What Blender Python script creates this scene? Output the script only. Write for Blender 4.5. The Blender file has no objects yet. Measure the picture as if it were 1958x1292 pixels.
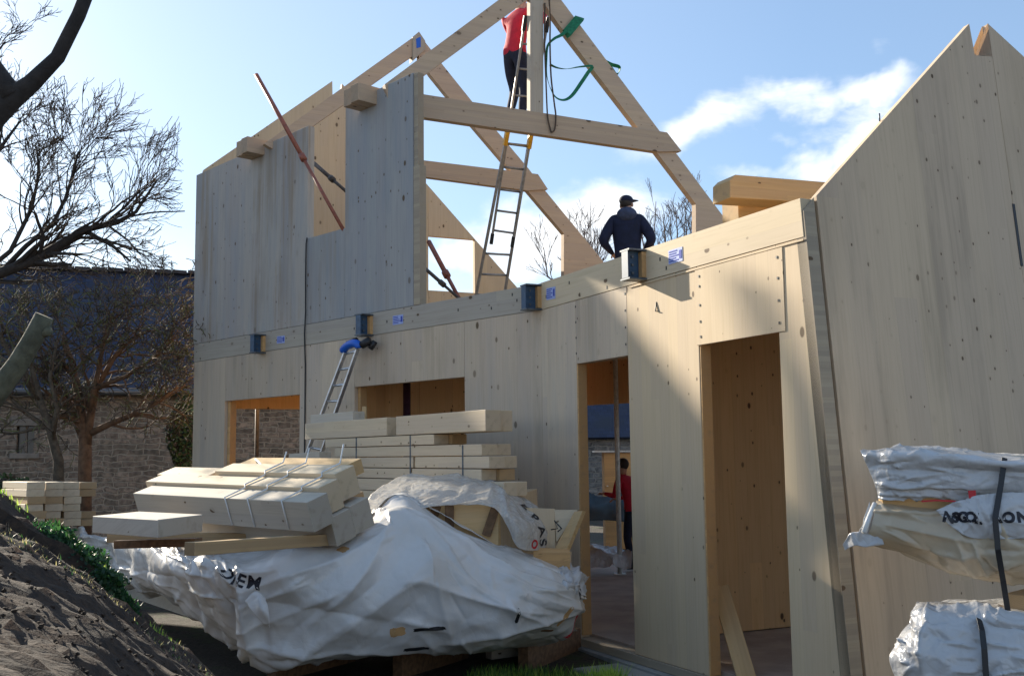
import bpy, bmesh, math, random
from mathutils.bvhtree import BVHTree
from mathutils import Vector, Matrix, noise, Euler
D=bpy.data; S=bpy.context.scene; COL=S.collection
R=random.Random(7)
V=Vector
# ---------------- camera ----------------
F_PX=2045.; CX=979.; CY=646.
PITCH=math.atan(222/F_PX); RHO=.012
CAM=V((0,0,1.6))
Fw=V((0,math.cos(PITCH),math.sin(PITCH))); R0=V((1,0,0)); U0=V((0,-math.sin(PITCH),math.cos(PITCH)))
Rc=R0*math.cos(RHO)-U0*math.sin(RHO); Uc=U0*math.cos(RHO)+R0*math.sin(RHO)
cam=D.objects.new('camera',D.cameras.new('camera')); COL.objects.link(cam)
cam.data.sensor_width=36; cam.data.lens=36*F_PX/1958; cam.data.clip_end=2000; cam.data.clip_start=.05
cam.matrix_world=Matrix(((Rc.x,Uc.x,-Fw.x,CAM.x),(Rc.y,Uc.y,-Fw.y,CAM.y),(Rc.z,Uc.z,-Fw.z,CAM.z),(0,0,0,1)))
S.camera=cam
def ray(x,y): return Fw+Rc*((x-CX)/F_PX)-Uc*((y-CY)/F_PX)
def at(x,y,d):
    r=ray(x,y); return CAM+r*(d/r.y)
def hit(x,y,pt,n):
    r=ray(x,y); return CAM+r*((V(pt)-CAM).dot(n)/r.dot(n))
# ---------------- light ----------------
SUN_AZ=math.radians(41.3); SUN_EL=math.radians(21)
Sd=V((-math.sin(SUN_AZ)*math.cos(SUN_EL),math.cos(SUN_AZ)*math.cos(SUN_EL),math.sin(SUN_EL)))
sl=D.lights.new('sun','SUN'); sl.energy=5.0; sl.angle=math.radians(.48); sl.color=(1,.9,.74)
so=D.objects.new('sun',sl); COL.objects.link(so); so.rotation_euler=Sd.to_track_quat('Z','Y').to_euler(); so.location=(-20,20,20)
S.view_settings.view_transform='Standard'; S.view_settings.look='None'; S.view_settings.exposure=1.2; S.view_settings.gamma=1
S.cycles.use_denoising=True; S.cycles.max_bounces=8; S.cycles.diffuse_bounces=6; S.cycles.transparent_max_bounces=16
class NT:
    def __init__(s,t): s.t=t; t.nodes.clear()
    def n(s,typ,ins=None,**kw):
        nd=s.t.nodes.new(typ)
        for k,v in kw.items(): setattr(nd,k,v)
        for k,v in (ins or {}).items():
            if hasattr(v,'is_linked') or isinstance(v,bpy.types.NodeSocket): s.t.links.new(v,nd.inputs[k])
            else:
                if nd.inputs[k].type=='RGBA' and len(v)==3: v=tuple(v)+(1,)
                nd.inputs[k].default_value=v
        return nd
    def m(s,op,a,b=None,c=None,clamp=False):
        nd=s.n('ShaderNodeMath',{0:a},operation=op,use_clamp=clamp)
        for i,q in ((1,b),(2,c)):
            if q is not None:
                if isinstance(q,bpy.types.NodeSocket): s.t.links.new(q,nd.inputs[i])
                else: nd.inputs[i].default_value=q
        return nd.outputs[0]
    def vm(s,op,a,b=None):
        nd=s.n('ShaderNodeVectorMath',{0:a},operation=op)
        if b is not None:
            if isinstance(b,bpy.types.NodeSocket): s.t.links.new(b,nd.inputs[1])
            else: nd.inputs[1].default_value=b
        return nd
    def noise(s,vec,scale,detail=4,rough=.55,dist=0):
        return s.n('ShaderNodeTexNoise',{'Vector':vec,'Scale':scale,'Detail':detail,'Roughness':rough,'Distortion':dist}).outputs[0]
    def map(s,vec,scale=(1,1,1),loc=(0,0,0),rot=(0,0,0)):
        return s.n('ShaderNodeMapping',{'Vector':vec,'Scale':scale,'Location':loc,'Rotation':rot}).outputs[0]
    def rng(s,v,a,b,c=0.,d=1.,smooth=True):
        nd=s.n('ShaderNodeMapRange',{0:v,1:a,2:b,3:c,4:d}); nd.interpolation_type='SMOOTHSTEP' if smooth else 'LINEAR'; return nd.outputs[0]
    def mix(s,f,a,b,mode='MIX'):
        nd=s.t.nodes.new('ShaderNodeMix'); nd.data_type='RGBA'; nd.blend_type=mode
        for i,q in ((0,f),(6,a),(7,b)):
            if isinstance(q,bpy.types.NodeSocket): s.t.links.new(q,nd.inputs[i])
            elif i: nd.inputs[i].default_value=tuple(q)[:3]+(1,)
            else: nd.inputs[i].default_value=q
        return nd.outputs[2]
W=D.worlds.new('World'); S.world=W; W.use_nodes=True
t=NT(W.node_tree)
sky=t.n('ShaderNodeTexSky',sky_type='NISHITA',sun_disc=False,sun_elevation=SUN_EL,sun_rotation=-SUN_AZ,air_density=1.0,dust_density=.6,ozone_density=1.6,altitude=50)
tc=t.n('ShaderNodeTexCoord').outputs['Generated']
sep=t.n('ShaderNodeSeparateXYZ',{0:tc})
def dirn(px,py): return ray(px,py).normalized()
n1=t.noise(t.map(tc,(1,1,2.2),rot=(0,.35,0)),7.5,8,.62,.35)
n2=t.noise(tc,14,6,.6,.2)
nn=t.m('ADD',t.m('MULTIPLY',n1,.75),t.m('MULTIPLY',n2,.25))
wob=t.n('ShaderNodeTexNoise',{'Vector':tc,'Scale':7.,'Detail':5.,'Roughness':.6}).outputs[1]
warp=t.vm('ADD',tc,t.vm('SCALE',t.vm('SUBTRACT',wob,(.5,.5,.5)).outputs[0]).outputs[0])
for nd in t.t.nodes:
    if nd.type=='VECT_MATH' and nd.operation=='SCALE': nd.inputs[3].default_value=.11
mask=None
# (px,py, half-length px, half-height px, tilt deg, weight)
for (x,y,a,b,ti,w) in [(1370,245,140,42,20,1.0),(1540,192,110,36,-2,.9),(1660,175,90,34,12,1.1),(1560,310,120,34,20,1.0),(1470,340,120,30,6,.75),(1690,270,110,50,30,1.1),(1655,100,45,26,-30,.55),
        (1140,420,150,70,12,1.15),(1040,480,160,80,10,1.1),(1240,410,110,40,0,.7),(1500,268,50,14,5,.55),(860,500,120,60,0,1.1),(1215,300,40,8,0,.3),(1700,225,130,60,20,.7)]:
    dr=dirn(x,y)
    rt=(Rc-dr*Rc.dot(dr)).normalized(); up=rt.cross(dr)
    ct,st=math.cos(math.radians(ti)),math.sin(math.radians(ti))
    ax=rt*ct+up*st; ay=up*ct-rt*st
    v=t.vm('SUBTRACT',warp.outputs[0],tuple(dr)).outputs[0]
    ux=t.vm('DOT_PRODUCT',v,tuple(ax*(F_PX/a))).outputs['Value']; uy=t.vm('DOT_PRODUCT',v,tuple(ay*(F_PX/b))).outputs['Value']
    r2=t.m('ADD',t.m('MULTIPLY',ux,ux),t.m('MULTIPLY',uy,uy))
    g=t.m('MULTIPLY',t.m('EXPONENT',t.m('MULTIPLY',r2,-.8)),w)
    mask=g if mask is None else t.m('MAXIMUM',mask,g)
cm=t.rng(t.m('ADD',mask,t.m('MULTIPLY',t.m('SUBTRACT',nn,.5),2.3)),.34,1.25)
cm=t.m('MULTIPLY',cm,t.rng(mask,.1,.3))
# low haze layer of thin cloud towards the horizon
hz=t.rng(t.m('ADD',sep.outputs[2],t.m('MULTIPLY',t.m('SUBTRACT',nn,.5),.14)),.21,.07)
hz=t.m('MULTIPLY',hz,.85)
cm=t.m('MAXIMUM',cm,hz)
cdir=t.vm('DOT_PRODUCT',tc,tuple(Sd)).outputs['Value']
glow=t.rng(cdir,.60,1.0,0,1,False)
skyc=t.mix(.30,t.mix(1.,sky.outputs[0],(.86,.97,1.10),'MULTIPLY'),(3.6,4.9,6.5))
skyc=t.mix(t.m('MULTIPLY',glow,.22),skyc,(5.6,6.3,7.0))
cl=t.mix(cm,skyc,(7.6,7.8,8.0))
bg=t.n('ShaderNodeBackground',{0:cl,1:.073}); SKYBG=bg
t.t.links.new(bg.outputs[0],t.n('ShaderNodeOutputWorld').inputs[0])
# ---------------- materials ----------------
MATS={}
def newmat(name):
    m=D.materials.new(name); m.use_nodes=True; return m,NT(m.node_tree)
def fin(t,color,rough=.7,bump=None,bs=.3,bd=.01,**kw):
    ins={'Base Color':color,'Roughness':rough}
    for k,v in kw.items(): ins[k.replace('_',' ')]=v
    if bump is not None: ins['Normal']=t.n('ShaderNodeBump',{'Height':bump,'Strength':bs,'Distance':bd}).outputs[0]
    p=t.n('ShaderNodeBsdfPrincipled',ins)
    o=t.n('ShaderNodeOutputMaterial'); t.t.links.new(p.outputs[0],o.inputs[0]); return p
def wood(name,base,dark,grain='Z',lam=.14,knots=1.,stain=.0,var=.12,rough=.72,rot=0.,knotc=(.13,.085,.05),blue=0.):
    """softwood panel: lamellas, grain streaks, knots, weather stains"""
    m,t=newmat(name)
    co=t.n('ShaderNodeTexCoord').outputs['Object']
    ri=t.n('ShaderNodeObjectInfo').outputs['Random']
    off=t.n('ShaderNodeCombineXYZ',{0:t.m('MULTIPLY',ri,3.1),1:t.m('MULTIPLY',ri,37.),2:t.m('MULTIPLY',ri,13.)}).outputs[0]
    co=t.vm('ADD',co,off).outputs[0]
    if grain=='X': co=t.map(co,rot=(0,math.pi/2,0))
    if rot: co=t.map(co,rot=(0,rot,0))
    sp=t.n('ShaderNodeSeparateXYZ',{0:co})
    ix=t.m('FLOOR',t.m('DIVIDE',sp.outputs[0],lam)); iz=t.m('FLOOR',t.m('ADD',t.m('MULTIPLY',sp.outputs[2],.19),t.m('MULTIPLY',ix,.377)))
    wn=t.n('ShaderNodeTexWhiteNoise',{'Vector':t.n('ShaderNodeCombineXYZ',{0:ix,1:iz,2:0.}).outputs[0]}).outputs[0]
    fx=t.m('FRACT',t.m('DIVIDE',sp.outputs[0],lam))
    seam=t.m('SUBTRACT',1.,t.m('MULTIPLY',t.rng(fx,0,.025),t.rng(fx,1.,.975)))
    # flow of the grain round knots
    low=t.noise(t.map(co,(2.2,2.2,.5)),1.,2)
    gx=t.m('ADD',t.m('ADD',sp.outputs[0],t.m('MULTIPLY',sp.outputs[1],.7)),t.m('ADD',t.m('MULTIPLY',low,.09),t.m('MULTIPLY',wn,5.)))
    gv=t.n('ShaderNodeCombineXYZ',{0:gx,1:t.m('MULTIPLY',wn,9.),2:t.m('MULTIPLY',sp.outputs[2],.035)}).outputs[0]
    g1=t.noise(gv,55,3,.6); g2=t.noise(gv,14,3,.5)
    col=t.mix(t.rng(g2,.3,.75),base,[a*.82+b*.18 for a,b in zip(base,dark)])
    col=t.mix(t.m('MULTIPLY',t.rng(g1,.42,.8),.55),col,dark)
    col=t.mix(t.m('MULTIPLY',wn,var*2.2),col,[x*.62 for x in base])
    big=t.noise(t.map(co,(1.1,1.1,.35)),1.3,5,.6)
    col=t.mix(t.m('MULTIPLY',t.rng(big,.45,.75),.10+stain*.3),col,[x*.55 for x in dark])
    if stain:
        st=t.noise(t.map(co,(7,7,.22)),1.,5,.65)
        col=t.mix(t.m('MULTIPLY',t.rng(st,.46,.64),t.m('MULTIPLY',t.rng(big,.42,.60),stain)),col,(.30,.235,.17))
    if blue:
        bn=t.noise(t.map(co,(5,5,.8)),1.,4,.6); col=t.mix(t.m('MULTIPLY',t.rng(bn,.42,.7),blue),col,(.27,.31,.35))
    kb=t.m('GREATER_THAN',t.m('ADD',t.noise(t.map(co,(1,1,.5)),.9,2),t.m('MULTIPLY',wn,.5)),.66)
    kb=t.m('ADD',.12,t.m('MULTIPLY',kb,.88))
    for sc,th,keep,zz in ((3.1,.055,.5*min(1,knots),.62),(7.0,.06,.40*min(1.3,knots),.66)):
        kv=t.n('ShaderNodeCombineXYZ',{0:t.m('ADD',sp.outputs[0],t.m('MULTIPLY',sp.outputs[1],.93)),1:t.m('MULTIPLY',sp.outputs[2],zz),2:0.}).outputs[0]
        vo=t.n('ShaderNodeTexVoronoi',{'Vector':kv,'Scale':sc,'Randomness':1.})
        vo.voronoi_dimensions='2D'
        cs=t.n('ShaderNodeSeparateColor',{0:vo.outputs['Color']})
        # size varies by cell
        th2=t.m('MULTIPLY',th,t.m('ADD',.35,cs.outputs[1]))
        ed=t.m('DIVIDE',vo.outputs['Distance'],th2)
        k=t.m('MULTIPLY',t.rng(ed,1.25,.75),t.m('LESS_THAN',cs.outputs[0],keep))
        halo=t.m('MULTIPLY',t.rng(ed,3.2,1.),t.m('LESS_THAN',cs.outputs[0],keep))
        col=t.mix(t.m('MULTIPLY',halo,.22*min(1,knots)),col,dark)
        col=t.mix(t.m('MULTIPLY',t.m('MULTIPLY',k,kb),t.m('MULTIPLY',t.m('ADD',.45,cs.outputs[2]),.95)),col,knotc)
        if knots<.45: break
    col=t.mix(t.m('MULTIPLY',t.m('MULTIPLY',seam,t.rng(wn,.3,.8)),.26),col,[x*.5 for x in dark])
    if grain=='X':
        on=t.n('ShaderNodeSeparateXYZ',{0:t.n('ShaderNodeTexCoord').outputs['Normal']}).outputs[0]
        om=t.rng(t.m('ABSOLUTE',on),.85,.95)
        oc=t.n('ShaderNodeTexCoord').outputs['Object']
        rc=t.vm('ADD',t.vm('MULTIPLY',oc,(0,1,1)).outputs[0],t.n('ShaderNodeCombineXYZ',{0:0.,1:t.m('SUBTRACT',t.m('MULTIPLY',ri,.2),.1),2:t.m('ADD',.05,t.m('MULTIPLY',wn,.12))}).outputs[0]).outputs[0]
        ln=t.m('ADD',t.vm('LENGTH',rc).outputs['Value'],t.m('MULTIPLY',t.noise(oc,9,3),.02))
        rg=t.m('ABSOLUTE',t.m('SINE',t.m('MULTIPLY',ln,420.)))
        ec=t.mix(t.m('MULTIPLY',rg,.55),[x*.80 for x in base],[x*.85 for x in dark])
        ec=t.mix(t.m('MULTIPLY',t.rng(t.noise(oc,14,4),.5,.75),.35),ec,(.22,.17,.12))
        col=t.mix(om,col,ec)
    tone=t.m('ADD',.90,t.m('MULTIPLY',ri,.17))
    col=t.mix(1.,col,t.n('ShaderNodeCombineXYZ',{0:tone,1:tone,2:t.m('MULTIPLY',tone,t.m('ADD',.96,t.m('MULTIPLY',wn,.05)))}).outputs[0],'MULTIPLY')
    hgt=t.m('SUBTRACT',t.m('MULTIPLY',g1,.5),t.m('MULTIPLY',seam,.25))
    fin(t,col,rough,hgt,.22,.0015,Specular_IOR_Level=.25)
    MATS[name]=m; return m
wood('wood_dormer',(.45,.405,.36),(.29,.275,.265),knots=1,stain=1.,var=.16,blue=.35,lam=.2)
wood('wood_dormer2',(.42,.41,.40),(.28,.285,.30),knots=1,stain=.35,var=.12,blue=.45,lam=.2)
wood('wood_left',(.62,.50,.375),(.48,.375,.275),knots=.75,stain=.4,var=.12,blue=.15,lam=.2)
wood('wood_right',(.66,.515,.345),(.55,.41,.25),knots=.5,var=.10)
wood('wood_band_lit',(.63,.51,.36),(.50,.39,.25),grain='X',knots=.7,var=.10,lam=.2)  # brighter copy of wood_band: sunlight on the right rim put into the colour
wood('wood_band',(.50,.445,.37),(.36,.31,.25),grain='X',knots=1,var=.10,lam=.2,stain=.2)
wood('wood_gable',(.65,.50,.355),(.51,.38,.26),knots=1.5,stain=.4,var=.10,lam=.21)
wood('wood_edge',(.42,.35,.26),(.30,.23,.16),grain='X',knots=.5,lam=.035,var=.3)
wood('wood_inner',(.82,.54,.28),(.64,.38,.16),knots=1.,var=.12,knotc=(.12,.06,.03))  # orange of light bounced indoors is put into the base colour
wood('wood_inner_pale',(.62,.48,.32),(.5,.36,.22),knots=1.,var=.08)
wood('wood_truss',(.55,.41,.29),(.42,.30,.20),grain='X',lam=.045,knots=.9,var=.12)
wood('wood_post',(.50,.42,.33),(.38,.31,.24),grain='Z',lam=.05,knots=.8,var=.12)
wood('wood_beam',(.70,.57,.41),(.56,.43,.28),grain='X',lam=.06,knots=.9,var=.10)
wood('wood_beam_grey',(.56,.50,.42),(.42,.36,.29),grain='X',lam=.06,knots=.9,var=.10)
wood('wood_beam_end',(.52,.36,.20),(.40,.25,.12),grain='X',lam=.04,knots=.4,var=.2)
wood('wood_orange',(.64,.44,.23),(.50,.32,.14),grain='X',lam=.045,knots=.7,var=.12)
wood('wood_jamb',(.66,.40,.18),(.40,.22,.10),grain='X',lam=.05,knots=.6,var=.25)
def plain(name,col,rough=.6,metal=0.,nz=0.,sc=8.,bump=0.,**kw):
    m,t=newmat(name); co=t.n('ShaderNodeTexCoord').outputs['Object']
    c=col; b=None
    if nz:
        n=t.noise(co,sc,5,.6); c=t.mix(t.rng(n,.3,.7),[x*(1-nz) for x in col],[min(1,x*(1+nz)) for x in col])
    if bump: b=t.noise(co,sc*2,5,.6)
    fin(t,c,rough,b,bump,.01,Metallic=metal,**kw); MATS[name]=m; return m
plain('steel_blue',(.030,.075,.14),.45,.0,.25,12)
plain('steel_rim',(.10,.12,.14),.5,.3,.3,20)
plain('alu',(.55,.56,.58),.38,.85,.15,15)
plain('alu_dark',(.30,.28,.26),.45,.5,.2,15)
plain('black',(.012,.012,.014),.5)
plain('yellow',(.65,.36,.02),.5,0,.15)
plain('blue_plastic',(.01,.11,.55),.4)
plain('prop_red',(.28,.085,.05),.5,0,.2,20)
plain('prop_dark',(.09,.07,.055),.6,0,.3,20)
plain('prop_purple',(.05,.02,.05),.5,0,.3,20)
plain('prop_grey',(.68,.69,.66),.45,.3,.15,20)
plain('sling_green',(.008,.16,.07),.7,0,.3,30)
plain('rope_brown',(.09,.06,.04),.9,0,.3,60)
plain('paper',(.36,.43,.72),.7)
plain('ink',(.05,.08,.40),.8)
plain('letter',(.012,.012,.02),.5)
plain('red_mark',(.50,.01,.02),.45)
plain('strap_white',(.72,.72,.70),.5)
plain('osb_dark',(.16,.09,.045),.8,0,.3,25)
plain('cloth_navy',(.008,.011,.035),.85,0,.25,14,.25)
plain('cloth_hood',(.045,.055,.10),.85,0,.25,14,.25)
plain('cloth_red',(.48,.008,.03),.8,0,.15,10,.25)
plain('cloth_trouser',(.010,.014,.035),.85,0,.25,14,.25)
plain('skin',(.48,.27,.18),.55)
plain('hair',(.03,.02,.015),.7)
plain('glass_dark',(.02,.022,.025),.15)
plain('lintel',(.22,.20,.17),.85,0,.2,6,.3)
plain('concrete',(.27,.27,.26),.85,0,.25,3,.4)
plain('gutter',(.10,.11,.12),.4,.3)
plain('tarp_dark',(.012,.03,.045),.5,0,.3,5)
plain('terracotta',(.06,.05,.05),.8,0,.2)
plain('bark_near',(.10,.095,.06),.9,0,.35,18,.8)
plain('bark_dark',(.035,.028,.024),.9,0,.3,18,.6)
plain('bark',(.10,.075,.05),.9,0,.35,14,.6)
plain('bark_red',(.16,.09,.05),.9,0,.35,10,.6)
plain('twig',(.075,.055,.04),.9,0,.3,3)
plain('twig_green',(.13,.14,.05),.9,0,.3,3)
plain('twig_pale',(.15,.11,.08),.9,0,.3,3)
plain('twig_far',(.16,.12,.10),.9)
plain('ivy',(.05,.085,.025),.7,0,.5,2)
plain('leaf',(.035,.075,.02),.6,0,.5,2)
# soil
def soil(name,a,b,gr):
    m,t=newmat(name); co=t.n('ShaderNodeTexCoord').outputs['Object']
    n=t.noise(co,3,8,.65); n3=t.noise(co,26,6,.7)
    c=t.mix(t.rng(n3,.3,.7),a,b); c=t.mix(t.m('MULTIPLY',t.rng(n,.5,.65),gr),c,(.04,.07,.018))
    fin(t,c,.95,t.m('ADD',t.m('MULTIPLY',n,1.),t.m('MULTIPLY',n3,.4)),.9,.05); MATS[name]=m
soil('soil',(.015,.008,.004),(.058,.032,.016),.0)
soil('ground',(.022,.017,.012),(.07,.055,.04),.6)
m,t=newmat('floor'); co=t.n('ShaderNodeTexCoord').outputs['Object']
fin(t,t.mix(t.rng(t.noise(co,2.5,6,.6),.3,.7),(.28,.22,.18),(.42,.34,.28)),.7); MATS['floor']=m
# stone
def stone(name,sx,c1,c2,mort):
    m,t=newmat(name); co=t.n('ShaderNodeTexCoord').outputs['Object']
    wn=t.n('ShaderNodeTexNoise',{'Vector':co,'Scale':2.3,'Detail':3.,'Roughness':.6}).outputs[1]
    v=t.vm('ADD',co,t.vm('MULTIPLY',t.vm('SUBTRACT',wn,(.5,.5,.5)).outputs[0],(.30,.0,.22)).outputs[0]).outputs[0]
    sp=t.n('ShaderNodeSeparateXYZ',{0:v}); uv=t.n('ShaderNodeCombineXYZ',{0:sp.outputs[0],1:sp.outputs[2],2:0.}).outputs[0]
    br=t.n('ShaderNodeTexBrick',{'Vector':uv,'Color1':(0,0,0,1),'Color2':(1,1,1,1),'Mortar':(.5,.5,.5,1),'Scale':sx,'Mortar Size':.034,'Mortar Smooth':.5,'Bias':0.,'Brick Width':.62,'Row Height':.24},offset=.43,squash=1.5,squash_frequency=3)
    n=t.noise(co,7,6,.65); n2=t.noise(co,2.0,4,.6)
    c=t.mix(br.outputs[0],c1,c2); c=t.mix(t.rng(n,.35,.7),c,[x*.45 for x in c1]); 
    c=t.mix(t.m('MULTIPLY',t.rng(n2,.45,.7),.6),c,(.085,.08,.06))
    c=t.mix(br.outputs[1],c,mort)
    h=t.m('SUBTRACT',t.m('MULTIPLY',n,.35),br.outputs[1])
    fin(t,c,.92,h,.8,.04); MATS[name]=m
stone('stone',2.0,(.20,.16,.125),(.40,.32,.245),(.32,.28,.22))
stone('stone_grey',1.6,(.20,.19,.18),(.34,.31,.27),(.30,.27,.23))
m,t=newmat('slate'); co=t.n('ShaderNodeTexCoord').outputs['Object']
sp=t.n('ShaderNodeSeparateXYZ',{0:co}); uv=t.n('ShaderNodeCombineXYZ',{0:sp.outputs[0],1:sp.outputs[2],2:0.}).outputs[0]
br=t.n('ShaderNodeTexBrick',{'Vector':uv,'Color1':(.018,.026,.06,1),'Color2':(.034,.045,.09,1),'Mortar':(.008,.01,.02,1),'Scale':3.,'Mortar Size':.02,'Brick Width':.6,'Row Height':.5})
fin(t,t.mix(t.rng(t.noise(co,.7,5),.4,.7),br.outputs[0],(.03,.035,.05)),.62,br.outputs[1],.4,.02,Specular_IOR_Level=.3); MATS['slate']=m
# plastic sheets
def sheet(name,col,rough,trans=.25,dirt=.15,warm=(.55,.46,.33),alpha=1.,bsc=5.,bs=.6):
    m,t=newmat(name); co=t.n('ShaderNodeTexCoord').outputs['Object']
    nz=t.n('ShaderNodeTexNoise',{'Vector':co,'Scale':bsc,'Detail':5.,'Roughness':.5,'Distortion':1.2}).outputs[0]
    rd=t.m('ABSOLUTE',t.m('SUBTRACT',nz,.5))
    nz2=t.noise(t.map(co,(1,1,.6)),bsc*3.2,4,.6,.8); rd2=t.m('ABSOLUTE',t.m('SUBTRACT',nz2,.5))
    wv=t.vm('ADD',co,t.vm('SCALE',t.n('ShaderNodeTexNoise',{'Vector':co,'Scale':bsc,'Detail':3.}).outputs[1]).outputs[0]); wv.inputs[1].default_value=(0,0,0)
    for nd_ in t.t.nodes:
        if nd_.type=='VECT_MATH' and nd_.operation=='SCALE': nd_.inputs[3].default_value=.25
    ve=t.n('ShaderNodeTexVoronoi',{'Vector':wv.outputs[0],'Scale':bsc*1.6},feature='DISTANCE_TO_EDGE').outputs[0]
    h=t.m('ADD',t.m('ADD',t.m('MULTIPLY',t.m('POWER',rd,.7),.8),t.m('MULTIPLY',rd2,.30)),t.m('MULTIPLY',t.rng(ve,0,.25,1.,0.),.5))
    c=t.mix(t.m('MULTIPLY',t.rng(t.noise(co,1.6,5,.6),.4,.7),dirt),col,warm)
    bp=t.n('ShaderNodeBump',{'Height':h,'Strength':bs,'Distance':.03}).outputs[0]
    p=t.n('ShaderNodeBsdfPrincipled',{'Base Color':c,'Roughness':rough,'Normal':bp,'Specular IOR Level':.6})
    tr=t.n('ShaderNodeBsdfTranslucent',{'Color':c,'Normal':bp})
    mx=t.n('ShaderNodeMixShader',{0:trans}); t.t.links.new(p.outputs[0],mx.inputs[1]); t.t.links.new(tr.outputs[0],mx.inputs[2])
    out=mx.outputs[0]
    if alpha<1:
        tp=t.n('ShaderNodeBsdfTransparent'); m2=t.n('ShaderNodeMixShader',{0:t.m('ADD',alpha-.12,t.m('MULTIPLY',rd2,.9),clamp=True)})
        t.t.links.new(tp.outputs[0],m2.inputs[1]); t.t.links.new(out,m2.inputs[2]); out=m2.outputs[0]
    o=t.n('ShaderNodeOutputMaterial'); t.t.links.new(out,o.inputs[0]); MATS[name]=m
sheet('tarp',(.76,.75,.73),.27,.14,.25,(.5,.44,.34),1.,2.6,.30)
sheet('film',(.74,.72,.68),.25,.25,.15,(.6,.48,.32),.62,5,.35)
sheet('film_white',(.58,.58,.585),.2,.12,.1,(.6,.5,.36),1.,5,.35)
sheet('film_tan',(.60,.50,.36),.22,.15,.2,(.5,.38,.24),1.,3,.3)
M=MATS
# ---------------- helpers ----------------
def link(name,me,mat=None,parent=None,mw=None,label=None,cat=None,group=None,kind=None,smooth=False):
    o=D.objects.new(name,me); COL.objects.link(o)
    if mat is not None and not me.materials: me.materials.append(M[mat] if isinstance(mat,str) else mat)
    if smooth:
        for p in me.polygons: p.use_smooth=True
    if mw is not None: o.matrix_world=mw
    if parent is not None:
        o.parent=parent
        o.matrix_parent_inverse=parent.matrix_world.inverted()
    tag(o,label,cat,group,kind); return o
def tag(o,label=None,cat=None,group=None,kind=None):
    if label: o['label']=label
    if cat: o['category']=cat
    if group: o['group']=group
    if kind: o['kind']=kind
    return o
def empty(name,loc,label,cat,group=None,kind=None):
    o=D.objects.new(name,None); COL.objects.link(o); o.location=loc; o.matrix_world=Matrix.Translation(loc); o.empty_display_size=.1
    return tag(o,label,cat,group,kind)
def frame(o,x,z=V((0,0,1))):
    x=V(x).normalized(); z=V(z); y=z.cross(x).normalized(); z=x.cross(y).normalized()
    m=Matrix((x,y,z)).transposed().to_4x4(); m.translation=V(o); return m
def prism(poly,y0,y1,bev=0.):
    """polygon [(x,z)] in the local xz plane, thick from y0 to y1"""
    bm=bmesh.new()
    a=[bm.verts.new((x,y0,z)) for x,z in poly]; b=[bm.verts.new((x,y1,z)) for x,z in poly]
    n=len(poly); bm.faces.new(a); bm.faces.new(b[::-1])
    for i in range(n): bm.faces.new((a[i],b[i],b[(i+1)%n],a[(i+1)%n]))
    bmesh.ops.recalc_face_normals(bm,faces=bm.faces)
    if bev: bmesh.ops.bevel(bm,geom=bm.edges[:],offset=bev,segments=1,affect='EDGES')
    me=D.meshes.new('m'); bm.to_mesh(me); bm.free(); return me
def panel(name,fr,poly,y0,y1,mat,parent=None,bev=.002,**kw):
    # origin at the first corner so grain varies but stays in place
    return link(name,prism(poly,y0,y1,bev),mat,parent,fr,**kw)
def rect(a,b,c,d): return [(a,c),(b,c),(b,d),(a,d)]
def beam(name,p0,p1,w,h,mat,parent=None,side=None,bev=.003,off=(0,0),**kw):
    """bar from p0 to p1 (front top edge line if off given); w across (local y), h up"""
    p0=V(p0);p1=V(p1); x=(p1-p0); L=x.length; x.normalize()
    up=side if side is not None else V((0,0,1))
    fr=frame(p0,x,up)
    me=prism(rect(0,L,-h/2+off[1],h/2+off[1]),-w/2+off[0],w/2+off[0],bev)
    return link(name,me,mat,parent,fr,**kw)
def tubes(chains,ns=8):
    """chains: list of ([pts],[radii]) -> one mesh"""
    vs=[];fs=[]
    for pts,rs in chains:
        pts=[V(p) for p in pts]; base=len(vs); prev=None
        for i,p in enumerate(pts):
            d=(pts[min(i+1,len(pts)-1)]-pts[max(i-1,0)])
            if d.length<1e-9: d=V((0,0,1))
            d.normalize()
            if prev is None:
                u=d.orthogonal().normalized()
            else:
                u=(prev-d*prev.dot(d)); u=u.normalized() if u.length>1e-6 else d.orthogonal().normalized()
            prev=u; v=d.cross(u); r=rs[i] if hasattr(rs,'__len__') else rs
            for k in range(ns):
                a=2*math.pi*k/ns; vs.append(p+u*math.cos(a)*r+v*math.sin(a)*r)
        for i in range(len(pts)-1):
            for k in range(ns):
                a=base+i*ns+k; b=base+i*ns+(k+1)%ns; fs.append((a,b,b+ns,a+ns))
        fs.append(tuple(base+k for k in range(ns))[::-1]); e=base+(len(pts)-1)*ns; fs.append(tuple(e+k for k in range(ns)))
    me=D.meshes.new('m'); me.from_pydata([tuple(v) for v in vs],[],fs); me.update(); return me
def tube(name,pts,r,mat,parent=None,ns=10,**kw):
    o=V(pts[0]); me=tubes([([V(p)-o for p in pts],r)],ns)
    return link(name,me,mat,parent,Matrix.Translation(o),smooth=ns>5,**kw)
def boxes(lst):
    """lst of (matrix, sx,sy,sz) full sizes centred -> mesh"""
    bm=bmesh.new()
    for m,sx,sy,sz in lst: bmesh.ops.create_cube(bm,size=1,matrix=m@Matrix.Diagonal((sx,sy,sz,1)))
    me=D.meshes.new('m'); bm.to_mesh(me); bm.free(); return me
def bez(p0,p1,p2,p3,n=14):
    out=[]
    for i in range(n+1):
        s=i/n; out.append(V(p0)*(1-s)**3+V(p1)*3*s*(1-s)**2+V(p2)*3*s*s*(1-s)+V(p3)*s**3)
    return out
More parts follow.
